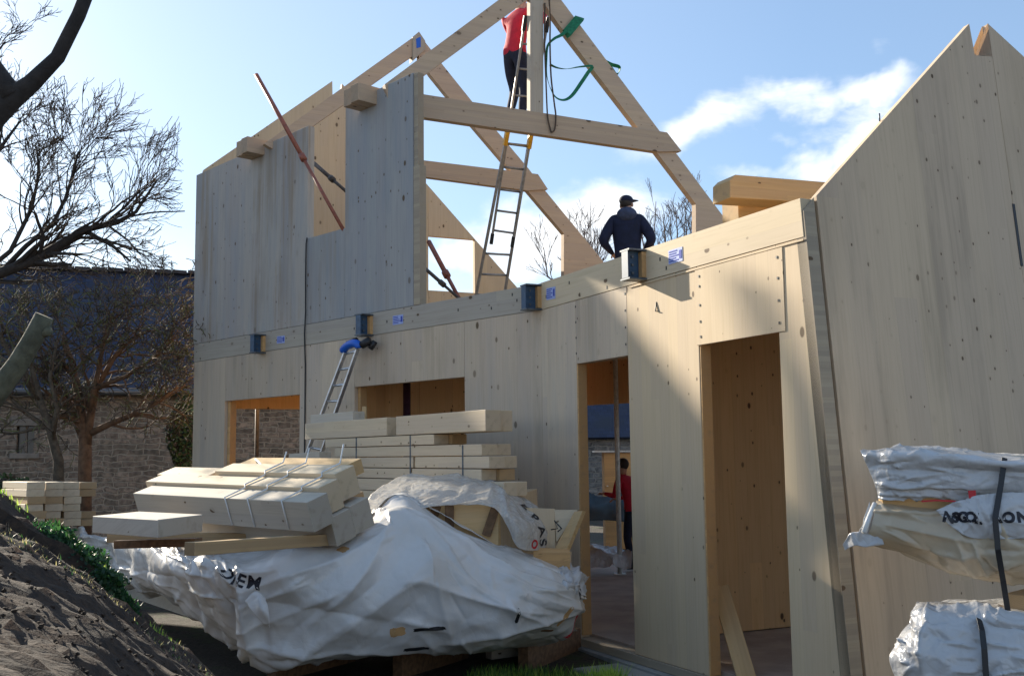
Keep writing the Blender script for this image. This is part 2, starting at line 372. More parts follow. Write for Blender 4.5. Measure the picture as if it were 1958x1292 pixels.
# ---------------- house frames ----------------
K=V((.3,10.85,0)); aR=math.radians(25.6); aL=math.radians(43.3)
dR=V((math.sin(aR),-math.cos(aR),0)); dL=V((-math.sin(aL),math.cos(aL),0))
nR=V((-math.cos(aR),-math.sin(aR),0)); nL=V((-math.cos(aL),-math.sin(aL),0)); dT=-nR; inL=-nL
FR=frame(K,dR); FL=frame(K,-dL)      # FL: x=-s ; both: +y is inward
def Lp(s,y=0,z=0): return K+dL*s+inL*y+V((0,0,z))
def Rp(s,y=0,z=0): return K+dR*s+dT*y+V((0,0,z))
Z0=-.10; ZF=3.06; ZT=3.34
house=empty('timber_house',K+V((0,0,Z0)),'unroofed house of cross laminated spruce panels with bare roof trusses standing open','house')
def wp(name,fr,poly,mat,y0=0.,y1=.09,**kw): return panel(name,fr,poly,y0,y1,mat,house,**kw)
# lower walls
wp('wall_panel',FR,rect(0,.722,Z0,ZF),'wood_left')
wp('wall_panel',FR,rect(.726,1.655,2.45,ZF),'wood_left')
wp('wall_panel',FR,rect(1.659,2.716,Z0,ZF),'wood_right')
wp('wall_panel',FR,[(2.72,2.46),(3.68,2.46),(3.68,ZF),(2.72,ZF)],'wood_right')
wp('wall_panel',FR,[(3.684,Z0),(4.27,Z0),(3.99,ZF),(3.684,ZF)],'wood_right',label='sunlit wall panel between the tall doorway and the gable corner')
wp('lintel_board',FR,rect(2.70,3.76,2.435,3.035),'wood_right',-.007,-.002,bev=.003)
wp('rim_board',FR,[(0.0,ZF+.004),(3.985,ZF+.004),(3.965,ZT),(.0,ZT)],'wood_band_lit',-.004,.12)
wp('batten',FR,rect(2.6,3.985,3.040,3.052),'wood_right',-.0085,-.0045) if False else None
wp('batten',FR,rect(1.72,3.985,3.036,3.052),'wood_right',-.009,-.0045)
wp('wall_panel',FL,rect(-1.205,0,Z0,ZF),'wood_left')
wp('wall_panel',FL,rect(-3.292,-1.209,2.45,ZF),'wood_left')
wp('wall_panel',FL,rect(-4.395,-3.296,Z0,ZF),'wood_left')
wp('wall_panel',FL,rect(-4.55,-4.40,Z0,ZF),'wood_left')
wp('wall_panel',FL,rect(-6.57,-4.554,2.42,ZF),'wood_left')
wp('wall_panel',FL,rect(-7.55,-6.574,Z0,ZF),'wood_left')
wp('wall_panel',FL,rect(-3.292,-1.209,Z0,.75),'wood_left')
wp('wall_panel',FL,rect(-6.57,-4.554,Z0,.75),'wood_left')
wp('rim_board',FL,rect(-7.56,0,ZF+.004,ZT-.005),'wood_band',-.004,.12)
# dormer wall
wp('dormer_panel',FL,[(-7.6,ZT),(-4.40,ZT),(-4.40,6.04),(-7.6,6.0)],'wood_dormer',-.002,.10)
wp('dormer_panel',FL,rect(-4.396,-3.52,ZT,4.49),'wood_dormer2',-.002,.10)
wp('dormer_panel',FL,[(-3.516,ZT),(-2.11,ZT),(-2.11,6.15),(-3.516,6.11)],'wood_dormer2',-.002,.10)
wp('corner_post',FL,[(-2.106,ZT),(-1.99,ZT),(-1.99,5.0),(-2.106,5.0)],'wood_edge',0.0,.10)
wp('corner_post',FL,[(-2.106,5.003),(-2.03,5.003),(-2.03,6.14),(-2.106,6.14)],'wood_edge',0.01,.10)
# purlin ends
for s,z,w in ((5.80,5.99,.36),(3.10,6.05,.36)):
    b=beam('purlin_end',Lp(s-w/2,-.28,z),Lp(s-w/2,.05,z),.17,.22,'wood_truss',house)
    b2=beam('purlin_end',Lp(s+w/2-.17,-.25,z),Lp(s+w/2-.17,.05,z),.17,.22,'wood_truss',house)
# shallow grooves and cable holes stay in materials; opening reveals
def reveal(fr,x0,x1,z0,z1,depth=.12,mat='wood_jamb'):
    wp('door_jamb',fr,rect(x0,x0+.028,z0,z1-.002),mat,.004,depth+.06)
wp('door_jamb',FR,rect(.724,.745,Z0+.02,2.449),'wood_jamb',.003,.10)
wp('door_jamb',FR,rect(2.718,2.735,Z0,2.455),'wood_jamb',.004,.10)
wp('window_jamb',FL,rect(-6.572,-6.50,.752,2.419),'wood_jamb',.05,.15)
wp('window_jamb',FL,rect(-3.294,-3.24,.752,2.449),'wood_jamb',.05,.15)
wp('threshold',FR,rect(.0,3.6,Z0-.07,Z0-.003),'wood_edge',-.02,.14)
wp('threshold',FR,rect(.05,3.7,Z0-.20,Z0-.074),'concrete',-.09,.16)
# slabs
def slab(name,pts,z0,z1,mat,**kw):
    bm=bmesh.new(); a=[bm.verts.new((p.x,p.y,z0)) for p in pts]; b=[bm.verts.new((p.x,p.y,z1)) for p in pts]; n=len(pts)
    bm.faces.new(a[::-1]); bm.faces.new(b)
    for i in range(n): bm.faces.new((a[i],a[(i+1)%n],b[(i+1)%n],b[i]))
    bmesh.ops.recalc_face_normals(bm,faces=bm.faces)
    me=D.meshes.new('m'); bm.to_mesh(me); bm.free(); return link(name,me,mat,house,**kw)
WB=5.2
Cend=Rp(3.85,.13)
foot=[Rp(0,.13),Lp(7.4,.13),Lp(7.4,WB+.1),Lp(-1,WB+.1),Rp(3.85,4.6),Cend]
slab('upper_floor',foot,ZF,ZT-.03,'wood_inner')
slab('ground_floor',foot,Z0-.12,Z0+.02,'floor')
# back wall (parallel to the left wall), with wide openings
FB=frame(Lp(0,WB),-dL)
for a,b,c,d in ((-7.4,-6.6,Z0,ZF),(-6.6,-4.9,2.35,ZF),(-4.9,-4.6,Z0,ZF),(-4.6,-2.5,2.38,ZF),(-2.5,-1.9,Z0,ZF),(-1.9,-.55,Z0,ZF),(-.55,1.9,2.40,ZF)):
    wp('back_wall_panel',FB,rect(a+.002,b-.002,c,d),'wood_inner',0,.1)
# partition seen through the tall doorway
FP=frame(Rp(1.34,.45),dT)
wp('partition_wall',FP,rect(0,3.4,Z0+.03,ZF-.01),'wood_inner',0,.1)
FQ=frame(Lp(3.9,.4),inL)
wp('partition_wall',FQ,rect(0,1.1,Z0+.03,ZF-.01),'wood_inner',0,.1)
wp('partition_wall',FQ,rect(1.104,4.2,Z0+.03,ZF-.01),'wood_inner',0,.1)
# far gable
G0=K+dL*7.5; nG=nR.cross(V((0,0,1))).normalized(); FG=frame(G0,dT)
def plane_uz(fr,px,py):
    p=hit(px,py,fr.translation,fr.col[1].to_3d()); q=fr.inverted()@p; return q.x,q.z
def prof_piece(prof,ua,ub,z0,z1=None):
    def zt(u):
        for (a,za),(b,zb) in zip(prof,prof[1:]):
            if a<=u<=b: return za+(zb-za)*(u-a)/max(b-a,1e-6)
        return prof[-1][1] if u>prof[-1][0] else prof[0][1]
    if z1 is not None: return rect(ua,ub,z0,z1)
    top=[(ub-1e-4,zt(ub-1e-4))]+[(u,z) for u,z in reversed(prof) if ua<u<ub]+[(ua+1e-4,zt(ua+1e-4))]
    return [(ua,z0),(ub,z0)]+top
pf=[plane_uz(FG,*q) for q in ((389,325),(635.5,155),(636,182),(652,182),(654,160),(810,345),(985,545))]
us,zs=zip(*pf); e=pf[-1]; f=pf[-2]; slope=(e[1]-f[1])/(e[0]-f[0])
pf.append((e[0]+(ZT-e[1])/slope,ZT))
w0=plane_uz(FG,819,451); w1=plane_uz(FG,908,560)
for poly in (prof_piece(pf,pf[0][0],w0[0],ZT),prof_piece(pf,w0[0]+.002,w1[0],w0[1]),rect(w0[0]+.002,w1[0],ZT,w1[1]),prof_piece(pf,w1[0]+.002,pf[-1][0],ZT)):
    wp('gable_panel',FG,poly,'wood_inner_pale',0,.09,label='far gable panel seen behind the trusses, pale spruce')
wp('gable_panel',FG,rect(.1,1.0,2.35,ZF),'wood_inner',0,.09)
wp('gable_panel',FG,rect(1.0,WB,2.35,ZF),'wood_inner',0,.09)
# trusses
def truss(s,rafters,collar,post,lab,extra=None):
    fr=frame(Lp(s,.02),dT)
    uz=lambda l:[plane_uz(fr,*q) for q in l]
    r=panel('roof_truss',fr,uz(rafters[0]),0,.10,'wood_truss',house,label=lab)
    r2=panel('rafter',fr,uz(rafters[1]),0,.10,'wood_truss',r)
    c=panel('collar_beam',fr,uz(collar),-.035,.07,'wood_truss',r)
    if post: panel('king_post',fr,uz(post),-.03,.07,'wood_post',r)
    return r,fr
t1,f1=truss(2.6,([(736,161),(1012,-43),(1012,-3),(800,153),(770,176),(745,205)],
    [(1013,-43),(1040,-43),(1073,0),(1261,250),(1352,372),(1400,436),(1450,505),(1331,505),(1330.6,390),(1257,293),(1084,68),(1038,5),(1013,-3)]),
    [(795,180),(1273,254.6),(1301,290.5),(1255,291.5),(795,224)],[(1012,-40),(1037,-40),(1037,218),(1012,215)],'near roof truss with its king post, above the middle of the house')
t2,f2=truss(5.3,([(799,65),(505,275),(530,290),(781,113),(799,101)],
    [(801,65),(844,121),(905,197),(1012,324),(1043,365),(1150,495),(1185,545),(1078,545),(1078.5,447),(1009,365),(952,297),(860,189),(823,143),(801,110)]),
    [(795,306),(1027,334),(1046,363),(1008,365.5),(795,337)],None,'farther roof truss without a post, beyond the ladder')
panel('ridge_block',f2,[plane_uz(f2,*q) for q in ((788,72),(800,62),(812,80),(812,96),(788,118))],-.03,.12,'wood_post',t2)
panel('blue_mark',f2,[plane_uz(f2,*q) for q in ((794,76),(803,72),(803,92),(795,94))],-.036,-.031,'blue_plastic',t2)
# near gable
Gt=Rp(3.985,0,ZT); Gb=Rp(4.27,0,Z0)
up=(Gt-Gb).normalized(); FN=frame(Gt,dT,up)   # local z along the leaning edge
gx=lambda *q: plane_uz(FN,*q)
zb=gx(1700,1292)[1]-.5
edge_w=.115
A=gx(1533,402); B=gx(1556,376)
wp('gable_end_edge',FN,[(0.0,-3.47),(edge_w-.012,-3.47),(edge_w-.012,gx(1556,377)[1]-.0),(0.0,gx(1534,402)[1])],'wood_edge',.0,.10)
wp('gable_groove',FN,[(edge_w-.012,-3.47),(edge_w+.01,-3.47),(edge_w+.01,.0),(edge_w-.012,.0)],'osb_dark',.03,.10)
P=[gx(1559,374),gx(1852.7,46),gx(1863.6,106),gx(1898,109),gx(1889.5,47),gx(1958,110)]
x1=P[5][0]; sl_=(P[5][1]-P[4][1])/(P[5][0]-P[4][0]); zend=-.2; xe=P[4][0]+(zend-P[4][1])/sl_
prof=[(edge_w+.01,P[0][1]),P[1],P[2],P[3],P[4],(xe,zend)]
wx0=gx(1951,500)[0]; wz1=gx(1951,392)[1]; wz0=gx(1951,700)[1]
mid=P[3][0]+.05
wp('gable_panel',FN,[(edge_w+.01,-3.47),(wx0,-3.47),(wx0,P[4][1]+sl_*(wx0-P[4][0])),P[4],P[3],P[2],P[1],(edge_w+.01,P[0][1])],'wood_gable',-.004,.052,label='tall near gable panel with a slot at its peak')
wp('gable_panel',FN,[(wx0+.003,-3.47),(xe,-3.47),(xe,zend),(wx0+.003,P[4][1]+sl_*(wx0-P[4][0]))],'wood_gable',-.004,.052)
wp('gable_slot',FN,rect(wx0-.012,wx0+.018,wz1-.5,wz1),'black',-.009,-.0045)
# screws standing up on the slope
for q in ((1687,222),):
    a_=gx(*q); 
    p=FN@V((a_[0],.03,a_[1]-.03)); tube('screw',[p,p+V((0,0,.06))],.006,'steel_rim',house,6)
# steel joist ends
def joist(fr,x,zc,lab):
    h=.25;w=.15;p=.18
    m=lambda X,Y,Z: fr@Matrix.Translation((X,Y,Z))
    o=link('steel_joist',boxes([(m(x,-p/2+.06,zc),.012,p+.08,h-.016)]),'steel_blue',house,label=lab)
    for sg_ in (1,-1): link('flange',boxes([(m(x,-p/2+.05,zc+sg_*h/2),w,p+.1,.014)]),'steel_rim',o)
    for q_ in (-.07,.0,.07): link('bolt',boxes([(m(x+.012,-p/2-.02,zc+q_),.016,.02,.02)]),'steel_rim',o)
    link('web_plate',boxes([(m(x,-p+.004,zc),.10,.006,h-.02)]),'steel_blue',o)
    link('wood_filler',boxes([(m(x+.035,-.024,zc),.055,.045,h-.03)]),'wood_jamb',o)
    link('wood_filler',boxes([(m(x-.035,-.024,zc),.055,.045,h-.03)]),'wood_jamb',o)
joist(FR,1.93,3.20,'blue steel joist end nearest the gable, casting a shadow on the sunlit wall')
joist(FR,-.04,3.19,'blue steel joist end at the bend of the wall')
joist(FL,-2.97,3.185,'blue steel joist end above the short ladder')
joist(FL,-5.50,3.165,'blue steel joist end at the far left')
# delivery notes on the rim board
def note(fr,x,z,w=.20,h=.115,r=0.):
    f=fr@Matrix.Translation((x,-.0065,z))@Matrix.Rotation(r,4,'Y')
    o=link('label_sheet',boxes([(f,w,.003,h)]),'paper',house)
    L=[]
    for i in range(5):
        ww=w*(.45+.4*R.random()); L.append((f@Matrix.Translation((-(w*.9-ww)/2,-.003,h*.36-i*h*.17)),ww,.002,h*.07))
    L.append((f@Matrix.Translation((w*.36,-.003,h*.02)),w*.16,.002,h*.6))
    link('printed_text',boxes(L),'ink',o)
note(FR,2.44,3.20); note(FR,.235,3.20,.19,.12,.04); note(FL,-2.40,3.20,.2,.11); note(FL,-5.03,3.19,.2,.10,.03)
# bolt heads / dark fixing holes
def holes(fr,pts,w=.014,h=.03,y=-.0055,name='bolt_hole',mat='black'):
    for x,z in pts: link(name,boxes([(fr@Matrix.Translation((x,y,z)),w,.004,h)]),mat,house)
holes(FR,[(1.79,3.19),(2.21,3.21),(2.3,3.12),(.13,3.18),(.62,3.25),(1.33,3.10),(1.62,3.28)])
holes(FL,[(-.35,3.20),(-.42,3.27),(-.75,3.16),(-2.62,3.2),(-3.3,3.18),(-5.72,3.17),(-1.3,3.2),(-7.35,3.1)])
holes(FR,[(2.755,z) for z in (2.50,2.62,2.75,2.90,2.98)]+[(3.70,z) for z in (2.50,2.66,2.82,2.97)],.014,.018,-.0095,'screw_head')
holes(FR,[(x,z) for x in (.73,1.63) for z in (2.55,2.7,2.85,3.0)],.012,.02,-.002,'screw_head')
tube('hook',[FR@V((2.13,0,2.86)),FR@V((2.13,-.012,2.78)),FR@V((2.165,-.012,2.775))],.005,'black',house,6)
# ---------------- props, cable ----------------
def prop(p0,p1,mat,lab,r=.028,grp=None):
    p0=V(p0);p1=V(p1); m=p0.lerp(p1,.55)
    e=empty('adjustable_prop',p1 if p1.z<p0.z else p0,lab,'prop',grp)
    tube('outer_tube',[p0,m],r,mat,e); tube('inner_tube',[m,p1],r*.78,mat,e)
    tube('collar',[m-(m-p0).normalized()*.05,m+(m-p0).normalized()*.05],r*1.5,mat,e)
    return e
# long brown prop leaning out over the wall: from slab floor behind the gap
prop(at(490,143,14.25),at(657,440,13.45),'prop_red','long rusty brown prop leaning across the window gap and sticking up into the sky',.030)
prop(at(600,312,15.6),at(664,368,15.0),'prop_dark','dark prop slanting behind the window gap of the dormer wall',.03)
prop(at(820,462,15.4),at(882,578,14.6),'prop_red','red brown prop slanting inside the far gable window opening',.036)
prop(at(800,502,15.0),at(884,576,14.5),'prop_dark','dark thin prop slanting across the lower part of the far gable window',.026)
cab=[Lp(4.385,-.014,4.50),Lp(4.40,-.018,4.42),Lp(4.41,-.016,4.0),Lp(4.40,-.018,3.5),Lp(4.415,-.022,3.2),Lp(4.40,-.014,2.8),Lp(4.40,-.014,1.5),Lp(4.39,-.014,.0)]
tube('cable',cab,.009,'black',None,8,label='black cable hanging down the joint of the left wall from the window gap',cat='cable')
for px,d,ztop in ((493,0,0),(752,0,0),(777,0,0)): pass
def post(name,px,d,z0,z1,w,mat,lab,cat):
    p=at(px,800,d); e=empty(name,V((p.x,p.y,z0)),lab,cat)
    tube('shaft',[V((p.x,p.y,z0+.01)),V((p.x,p.y,z1-.01))],w,mat,e)
    link('head_plate',boxes([(Matrix.Translation((p.x,p.y,z1-.006)),.16,.16,.012)]),mat,e)
    link('base_plate',boxes([(Matrix.Translation((p.x,p.y,z0+.006)),.16,.16,.012)]),mat,e)
post('steel_prop',492,17.2,Z0+.02,ZF,.035,'prop_dark','dark steel prop standing inside the leftmost window opening','prop')
post('steel_prop',752,14.6,Z0+.02,ZF,.03,'prop_dark','thin dark steel prop, left one of two inside the wide window','prop')
post('steel_prop',778,14.2,Z0+.02,ZF,.05,'prop_purple','thick purplish steel prop, right one of two inside the wide window','prop')
post('steel_prop',1179,15.2,Z0+.02,ZF,.035,'prop_grey','pale grey steel prop standing inside the narrow doorway','prop')
# ---------------- ladders ----------------
def ladder_section(par,bl,br,tl,tr,n,mat,w=.03,dep=.06,capb=None,capt=None,rung0=.12,rung1=.96,rl=None):
    for a,b in ((bl,tl),(br,tr)):
        nrm=(tl-bl).cross(br-bl).normalized()
        beam('rail',a,b,dep,w,mat,par,side=(br-bl).normalized(),bev=.004)
        if capb: beam('rubber_foot',a-(b-a).normalized()*.05,a+(b-a).normalized()*.10,dep*1.25,w*1.5,capb,par,side=(br-bl).normalized())
        if capt: beam('end_cap',b-(b-a).normalized()*.10,b+(b-a).normalized()*.10,dep*1.6,w*1.7,capt,par,side=(br-bl).normalized())
    for i in range(n):
        s=rung0+(rung1-rung0)*i/(n-1)
        if rl: s=rl[i]
        tube('rung',[bl.lerp(tl,s),br.lerp(tr,s)],.016,mat,par,8)
bB=at(905,602,15.3); 
lad=empty('extension_ladder',bB,'tall two section aluminium ladder with yellow caps leaning up against the near truss','ladder')
ladder_section(lad,at(903,602,15.2),at(958,603,15.3),at(968,264,14.15),at(1013,270,14.2),4,'alu_dark',.032,.06,'black','yellow',rl=(.12,.24,.36,.97))
ladder_section(lad,at(940,460,14.75),at(980,466,14.8),at(1003,45,13.72),at(1046,48,13.78),9,'alu_dark',.03,.05,'black','black',rl=(.05,.145,.245,.35,.46,.57,.68,.80,.91))
l2=empty('short_ladder',at(600,870,13.2),'short silver ladder with blue standoff leaning on the left wall','ladder')
b0=at(600,868,12.9); 
tL=Lp(3.18,-.22,2.86); tR=Lp(2.92,-.22,2.88)
bL=at(578,890,13.62); bR=at(604,897,13.42)
ladder_section(l2,bL,bR,tL,tR,8,'alu',.03,.05,None,None,.03,.985)
dirl=(tL-bL).normalized()
# standoff: curved blue moulding with black pads
cl_=[tL+dirl*.02+V((0,0,.0))]
tube('standoff_bar',bez(tL+dirl*.03-dL*(-.06),tL+dirl*.12+nL*.03,tR+dirl*.12+nL*.03,tR+dirl*.03),.05,'blue_plastic',l2)
tube('standoff_pad',[tR+dirl*.05+inL*.02-dL*.02,tR+dirl*.12+inL*.08-dL*.08],.05,'black',l2)
tube('standoff_pad',[tL+dirl*.10,tL+dirl*.16+inL*.12],.055,'black',l2)
tube('standoff_pad',[tR+dirl*.0+inL*.10-dL*.12,tR+dirl*.10+inL*.13-dL*.12],.035,'black',l2)
# ---------------- slings on the truss ----------------
y1_=lambda px,py,dy=0.: (f1@V((plane_uz(f1,px,py)[0],dy,plane_uz(f1,px,py)[1])))
def strapmesh(pts,w,th=.006,twist=0.):
    vs=[];fs=[]
    pts=[V(p) for p in pts]
    for i,p in enumerate(pts):
        d=(pts[min(i+1,len(pts)-1)]-pts[max(i-1,0)]).normalized()
        a=twist*i/len(pts); sd=(V((0,-1,0)).cross(d)).normalized(); fwd=d.cross(sd)
        u=sd*math.cos(a)+fwd*math.sin(a); v=d.cross(u)
        for su,sv in ((1,1),(-1,1),(-1,-1),(1,-1)): vs.append(p+u*su*w/2+v*sv*th/2)
    for i in range(len(pts)-1):
        for k in range(4): a=i*4+k;b=i*4+(k+1)%4; fs.append((a,b,b+4,a+4))
    fs.append((0,1,2,3)); n=len(vs); fs.append((n-1,n-2,n-3,n-4))
    me=D.meshes.new('m'); me.from_pydata([tuple(v) for v in vs],[],fs); me.update(); return me
sg=empty('lifting_sling',y1_(1093,55,-.05),'green webbing sling wrapped round the right rafter and hanging in loops by the post','sling')
link('wrapped_band',strapmesh([y1_(1078,68,-.03),y1_(1080,66,-.07),y1_(1103,39,-.07),y1_(1106,36,-.03)],.13),'sling_green',sg)
def curve_px(l,dy): 
    P_=[y1_(x,y,dy) for x,y in l]; out=[]
    for i in range(len(P_)-1):
        p0=P_[max(i-1,0)];p1=P_[i];p2=P_[i+1];p3=P_[min(i+2,len(P_)-1)]
        for k in range(6):
            s=k/6; out.append(.5*((2*p1)+(p2-p0)*s+(2*p0-5*p1+4*p2-p3)*s*s+(3*p1-p0-3*p2+p3)*s**3))
    out.append(P_[-1]); return out
link('hanging_band',strapmesh(curve_px([(1084,58),(1070,70),(1055,78),(1043,92),(1041,120),(1042,150),(1050,175),(1060,190),(1075,194),(1090,185),(1108,160),(1120,142),(1128,130),(1105,131),(1080,135),(1062,133),(1048,127)],-.06),.05,.006,5.),'sling_green',sg)
link('loop_band',strapmesh(curve_px([(1158,115),(1172,122),(1187,127),(1186,138),(1180,140),(1172,130),(1160,120)],.04),.05,.006,3.),'sling_green',sg)
rp=empty('lifting_rope',y1_(1050,250,-.06),'brown doubled rope hanging down beside the king post over the collar beam','rope')
link('rope_strand',tubes([([p for p in curve_px([(1044,-30),(1047,40),(1047,90),(1049,150),(1055,200),(1058,225),(1056,250),(1050,256)],-.07)],.011)],8),'rope_brown',rp,smooth=True)
link('rope_strand',tubes([([p for p in curve_px([(1038,10),(1037,60),(1038,110),(1040,160),(1042,210),(1044,232),(1050,256)],-.06)],.010)],8),'rope_brown',rp,smooth=True)
# ---------------- people ----------------
def person(name,J,E,rad,lab,matf,extra=None,subs=2,root='pelvis'):
    """J joints dict name->Vector; E edges; skinned to one mesh, faces coloured by matf(co)->material key"""
    me=D.meshes.new('sk'); names=list(J); idx={n:i for i,n in enumerate(names)}
    me.from_pydata([tuple(J[n]) for n in names],[(idx[a],idx[b]) for a,b in E],[]); me.update()
    o=D.objects.new('tmp',me); COL.objects.link(o)
    sk=o.modifiers.new('s','SKIN'); sk.use_smooth_shade=True; sk.branch_smoothing=.6
    for n in names:
        r=rad.get(n,.05); v=me.skin_vertices[0].data[idx[n]]; v.radius=r if hasattr(r,'__len__') else (r,r); v.use_root=(n==root)
    o.modifiers.new('u','SUBSURF').levels=subs
    dg=bpy.context.evaluated_depsgraph_get(); ev=o.evaluated_get(dg); m2=D.meshes.new_from_object(ev)
    D.objects.remove(o)
    keys=[]
    m2.materials.clear()
    cents=[p.center.copy() for p in m2.polygons]
    ks=[matf(c) for c in cents]
    for k in ks:
        if k not in keys: keys.append(k); m2.materials.append(M[k])
    for p,k in zip(m2.polygons,ks): p.material_index=keys.index(k); p.use_smooth=True
    c=V((0,0,0)); 
    zmin=min(v.co.z for v in m2.vertices); org=V((J[root].x,J[root].y,zmin))
    m2.transform(Matrix.Translation(-org))
    ob=link(name,m2,None,None,Matrix.Translation(org),label=lab,cat='person'); return ob
def blob(name,mw,sx,sy,sz,mat,parent,fn=None):
    bm=bmesh.new(); bmesh.ops.create_uvsphere(bm,u_segments=20,v_segments=14,radius=1)
    for v in bm.verts:
        if fn: fn(v)
        v.co.x*=sx;v.co.y*=sy;v.co.z*=sz
    me=D.meshes.new('m'); bm.to_mesh(me); bm.free(); return link(name,me,mat,parent,mw,smooth=True)
def human(base,yaw,height,arms,legs,head_turn=0,bulk=1.,lean=V((0,0,0)),colors=('cloth_navy','cloth_trouser'),lab='',hat=None,hands=True,chest=1.):
    """base: feet centre. local x = right of the person, y = forward. arms: [(elbow,wrist)]*2 legs: [(knee,ankle)]*2 in local metres for 1.75 m"""
    k=height/1.75; Rz=Matrix.Rotation(yaw,3,'Z')
    T=lambda v: V(base)+Rz@(V(v)*k)
    le=lean
    J={'pelvis':(0,0,.95),'waist':V((0,0,1.08))+le*.3,'chest':V((0,.0,1.30))+le*.8,'upper':V((0,0,1.42))+le,'neck':V((0,.01,1.50))+le*1.1,'headb':V((0,.03,1.57))+le*1.15,'headt':V((0,.025,1.68))+le*1.2}
    rad={'pelvis':(.155*chest,.12*chest),'waist':(.150*chest,.11*chest),'chest':(.180*chest,.125*chest),'upper':(.15,.09),'neck':.058,'headb':(.075,.085),'headt':(.078,.092)}
    E=[('pelvis','waist'),('waist','chest'),('chest','upper'),('upper','neck'),('neck','headb'),('headb','headt')]
    for sgn,s,(el,wr),(kn,an) in ((-1,'l',arms[0],legs[0]),(1,'r',arms[1],legs[1])):
        J['sh'+s]=V((.175*sgn,0,1.42))+le; J['el'+s]=V(el); J['wr'+s]=V(wr)
        J['hp'+s]=V((.10*sgn,0,.88)); J['kn'+s]=V(kn); J['an'+s]=V(an); J['to'+s]=V(an)+V((0,.15,-.045)); J['he'+s]=V(an)+V((0,-.05,-.05))
        rad.update({'sh'+s:.075*bulk,'el'+s:.055*bulk,'wr'+s:.036,'hp'+s:.098,'kn'+s:.066,'an'+s:.05,'to'+s:(.045,.035),'he'+s:.04})
        E+=[('upper','sh'+s),('sh'+s,'el'+s),('el'+s,'wr'+s),('pelvis','hp'+s),('hp'+s,'kn'+s),('kn'+s,'an'+s),('an'+s,'to'+s),('an'+s,'he'+s)]
        # palm + fingers
        wd=(V(wr)-V(el)).normalized(); sd=wd.cross(V((0,0,1)) if abs(wd.z)<.8 else V((0,1,0))).normalized(); pn=wd.cross(sd)
        J['pm'+s]=V(wr)+wd*.075; rad['pm'+s]=(.036,.018); rad['wr'+s]=.03; E.append(('wr'+s,'pm'+s))
        for i,(o_,ln) in enumerate(((-.028,.07),(-.010,.08),(.009,.075),(.027,.058))):
            a='f%d%s'%(i,s); J[a+'a']=V(wr)+wd*.105+sd*o_; J[a+'b']=J[a+'a']+wd*ln*.5+pn*.012; J[a+'c']=J[a+'b']+wd*ln*.35+pn*.03
            rad[a+'a']=.010;rad[a+'b']=.009;rad[a+'c']=.008; E+=[('pm'+s,a+'a'),(a+'a',a+'b'),(a+'b',a+'c')]
        a='th'+s; J[a+'a']=V(wr)+wd*.04-sd*.045; J[a+'b']=J[a+'a']+wd*.04-sd*.012+pn*.015; rad[a+'a']=.012; rad[a+'b']=.010; E+=[('pm'+s,a+'a'),(a+'a',a+'b')]
    Jw={n:T(v) for n,v in J.items()}; rd={n:(tuple(x*k for x in r) if hasattr(r,'__len__') else r*k) for n,r in rad.items()}
    inv=lambda c:(Rz.transposed()@(c-V(base)))/k
    wl=[V(J['wrl']),V(J['wrr'])]; ee=[V(J['ell']),V(J['elr'])]
    def mf(c):
        q=inv(c)
        for w_,e_ in zip(wl,ee):
            d=(w_-e_).normalized()
            if (q-w_).dot(d)>.0 and (q-w_).length<.25: return 'skin'
        if q.z>1.50+le.z: return 'skin'
        if q.z<.10 and min((q-V(J['anl'])).length,(q-V(J['anr'])).length)<.25: return 'black'
        if q.z<.93 and not any((q-e_).length<.30 and q.z>min(w_.z,e_.z)-.05 and abs(q.x)>.22 for e_,w_ in zip(ee,wl)): return colors[1]
        return colors[0]
    ob=person('person',Jw,E,rd,lab,mf)
    mw=Matrix.Translation(base)@Rz.to_4x4()@Matrix.Scale(k,4)
    hc=V((0,.03,1.635))+le*1.18
    Hm=mw@Matrix.Translation(hc)@Matrix.Rotation(head_turn,4,'Z')
    # hair cap, ears, face
    blob('hair',Hm@Matrix.Translation((0,-.018,.028)),.083,.098,.098,'hair',ob)
    for sx in (-1,1): blob('ear',Hm@Matrix.Translation((.083*sx,0,-.01)),.014,.022,.033,'skin',ob)
    blob('nose',Hm@Matrix.Translation((0,.108,-.02)),.013,.02,.024,'skin',ob)
    for sx in (-1,1): blob('eye',Hm@Matrix.Translation((.032*sx,.089,.012)),.013,.01,.009,'strap_white',ob)
    blob('mouth',Hm@Matrix.Translation((0,.092,-.058)),.026,.009,.007,'cloth_red',ob)
    if hat=='cap':
        blob('cap',Hm@Matrix.Translation((0,-.008,.055)),.094,.112,.072,'cloth_navy',ob)
        link('cap_brim',boxes([(Hm@Matrix.Translation((.055,.10,.062))@Matrix.Rotation(-.5,4,'Z'),.13,.09,.012)]),'cloth_navy',ob)
    return ob,mw
# navy worker seen from behind on the upper floor
pb=at(1203,600,14.3); pb.z=ZT-.03
leg_std=[((-.11,.02,.48),(-.13,-.01,.09)),((.11,.02,.48),(.13,-.01,.09))]
nv,mw=human(pb,-.10,1.78,[((-.335,-.07,1.12),(-.20,.13,.985)),((.335,-.07,1.12),(.20,.13,.985))],leg_std,lean=V((0,.02,0)),lab='man in a navy jacket and cap seen from behind, standing on the upper floor',hat='cap',bulk=1.4,chest=1.55,head_turn=-.35)
hood=blob('hood',mw@Matrix.Translation((0.0,-.065,1.475)),.135,.10,.10,'cloth_hood',nv)
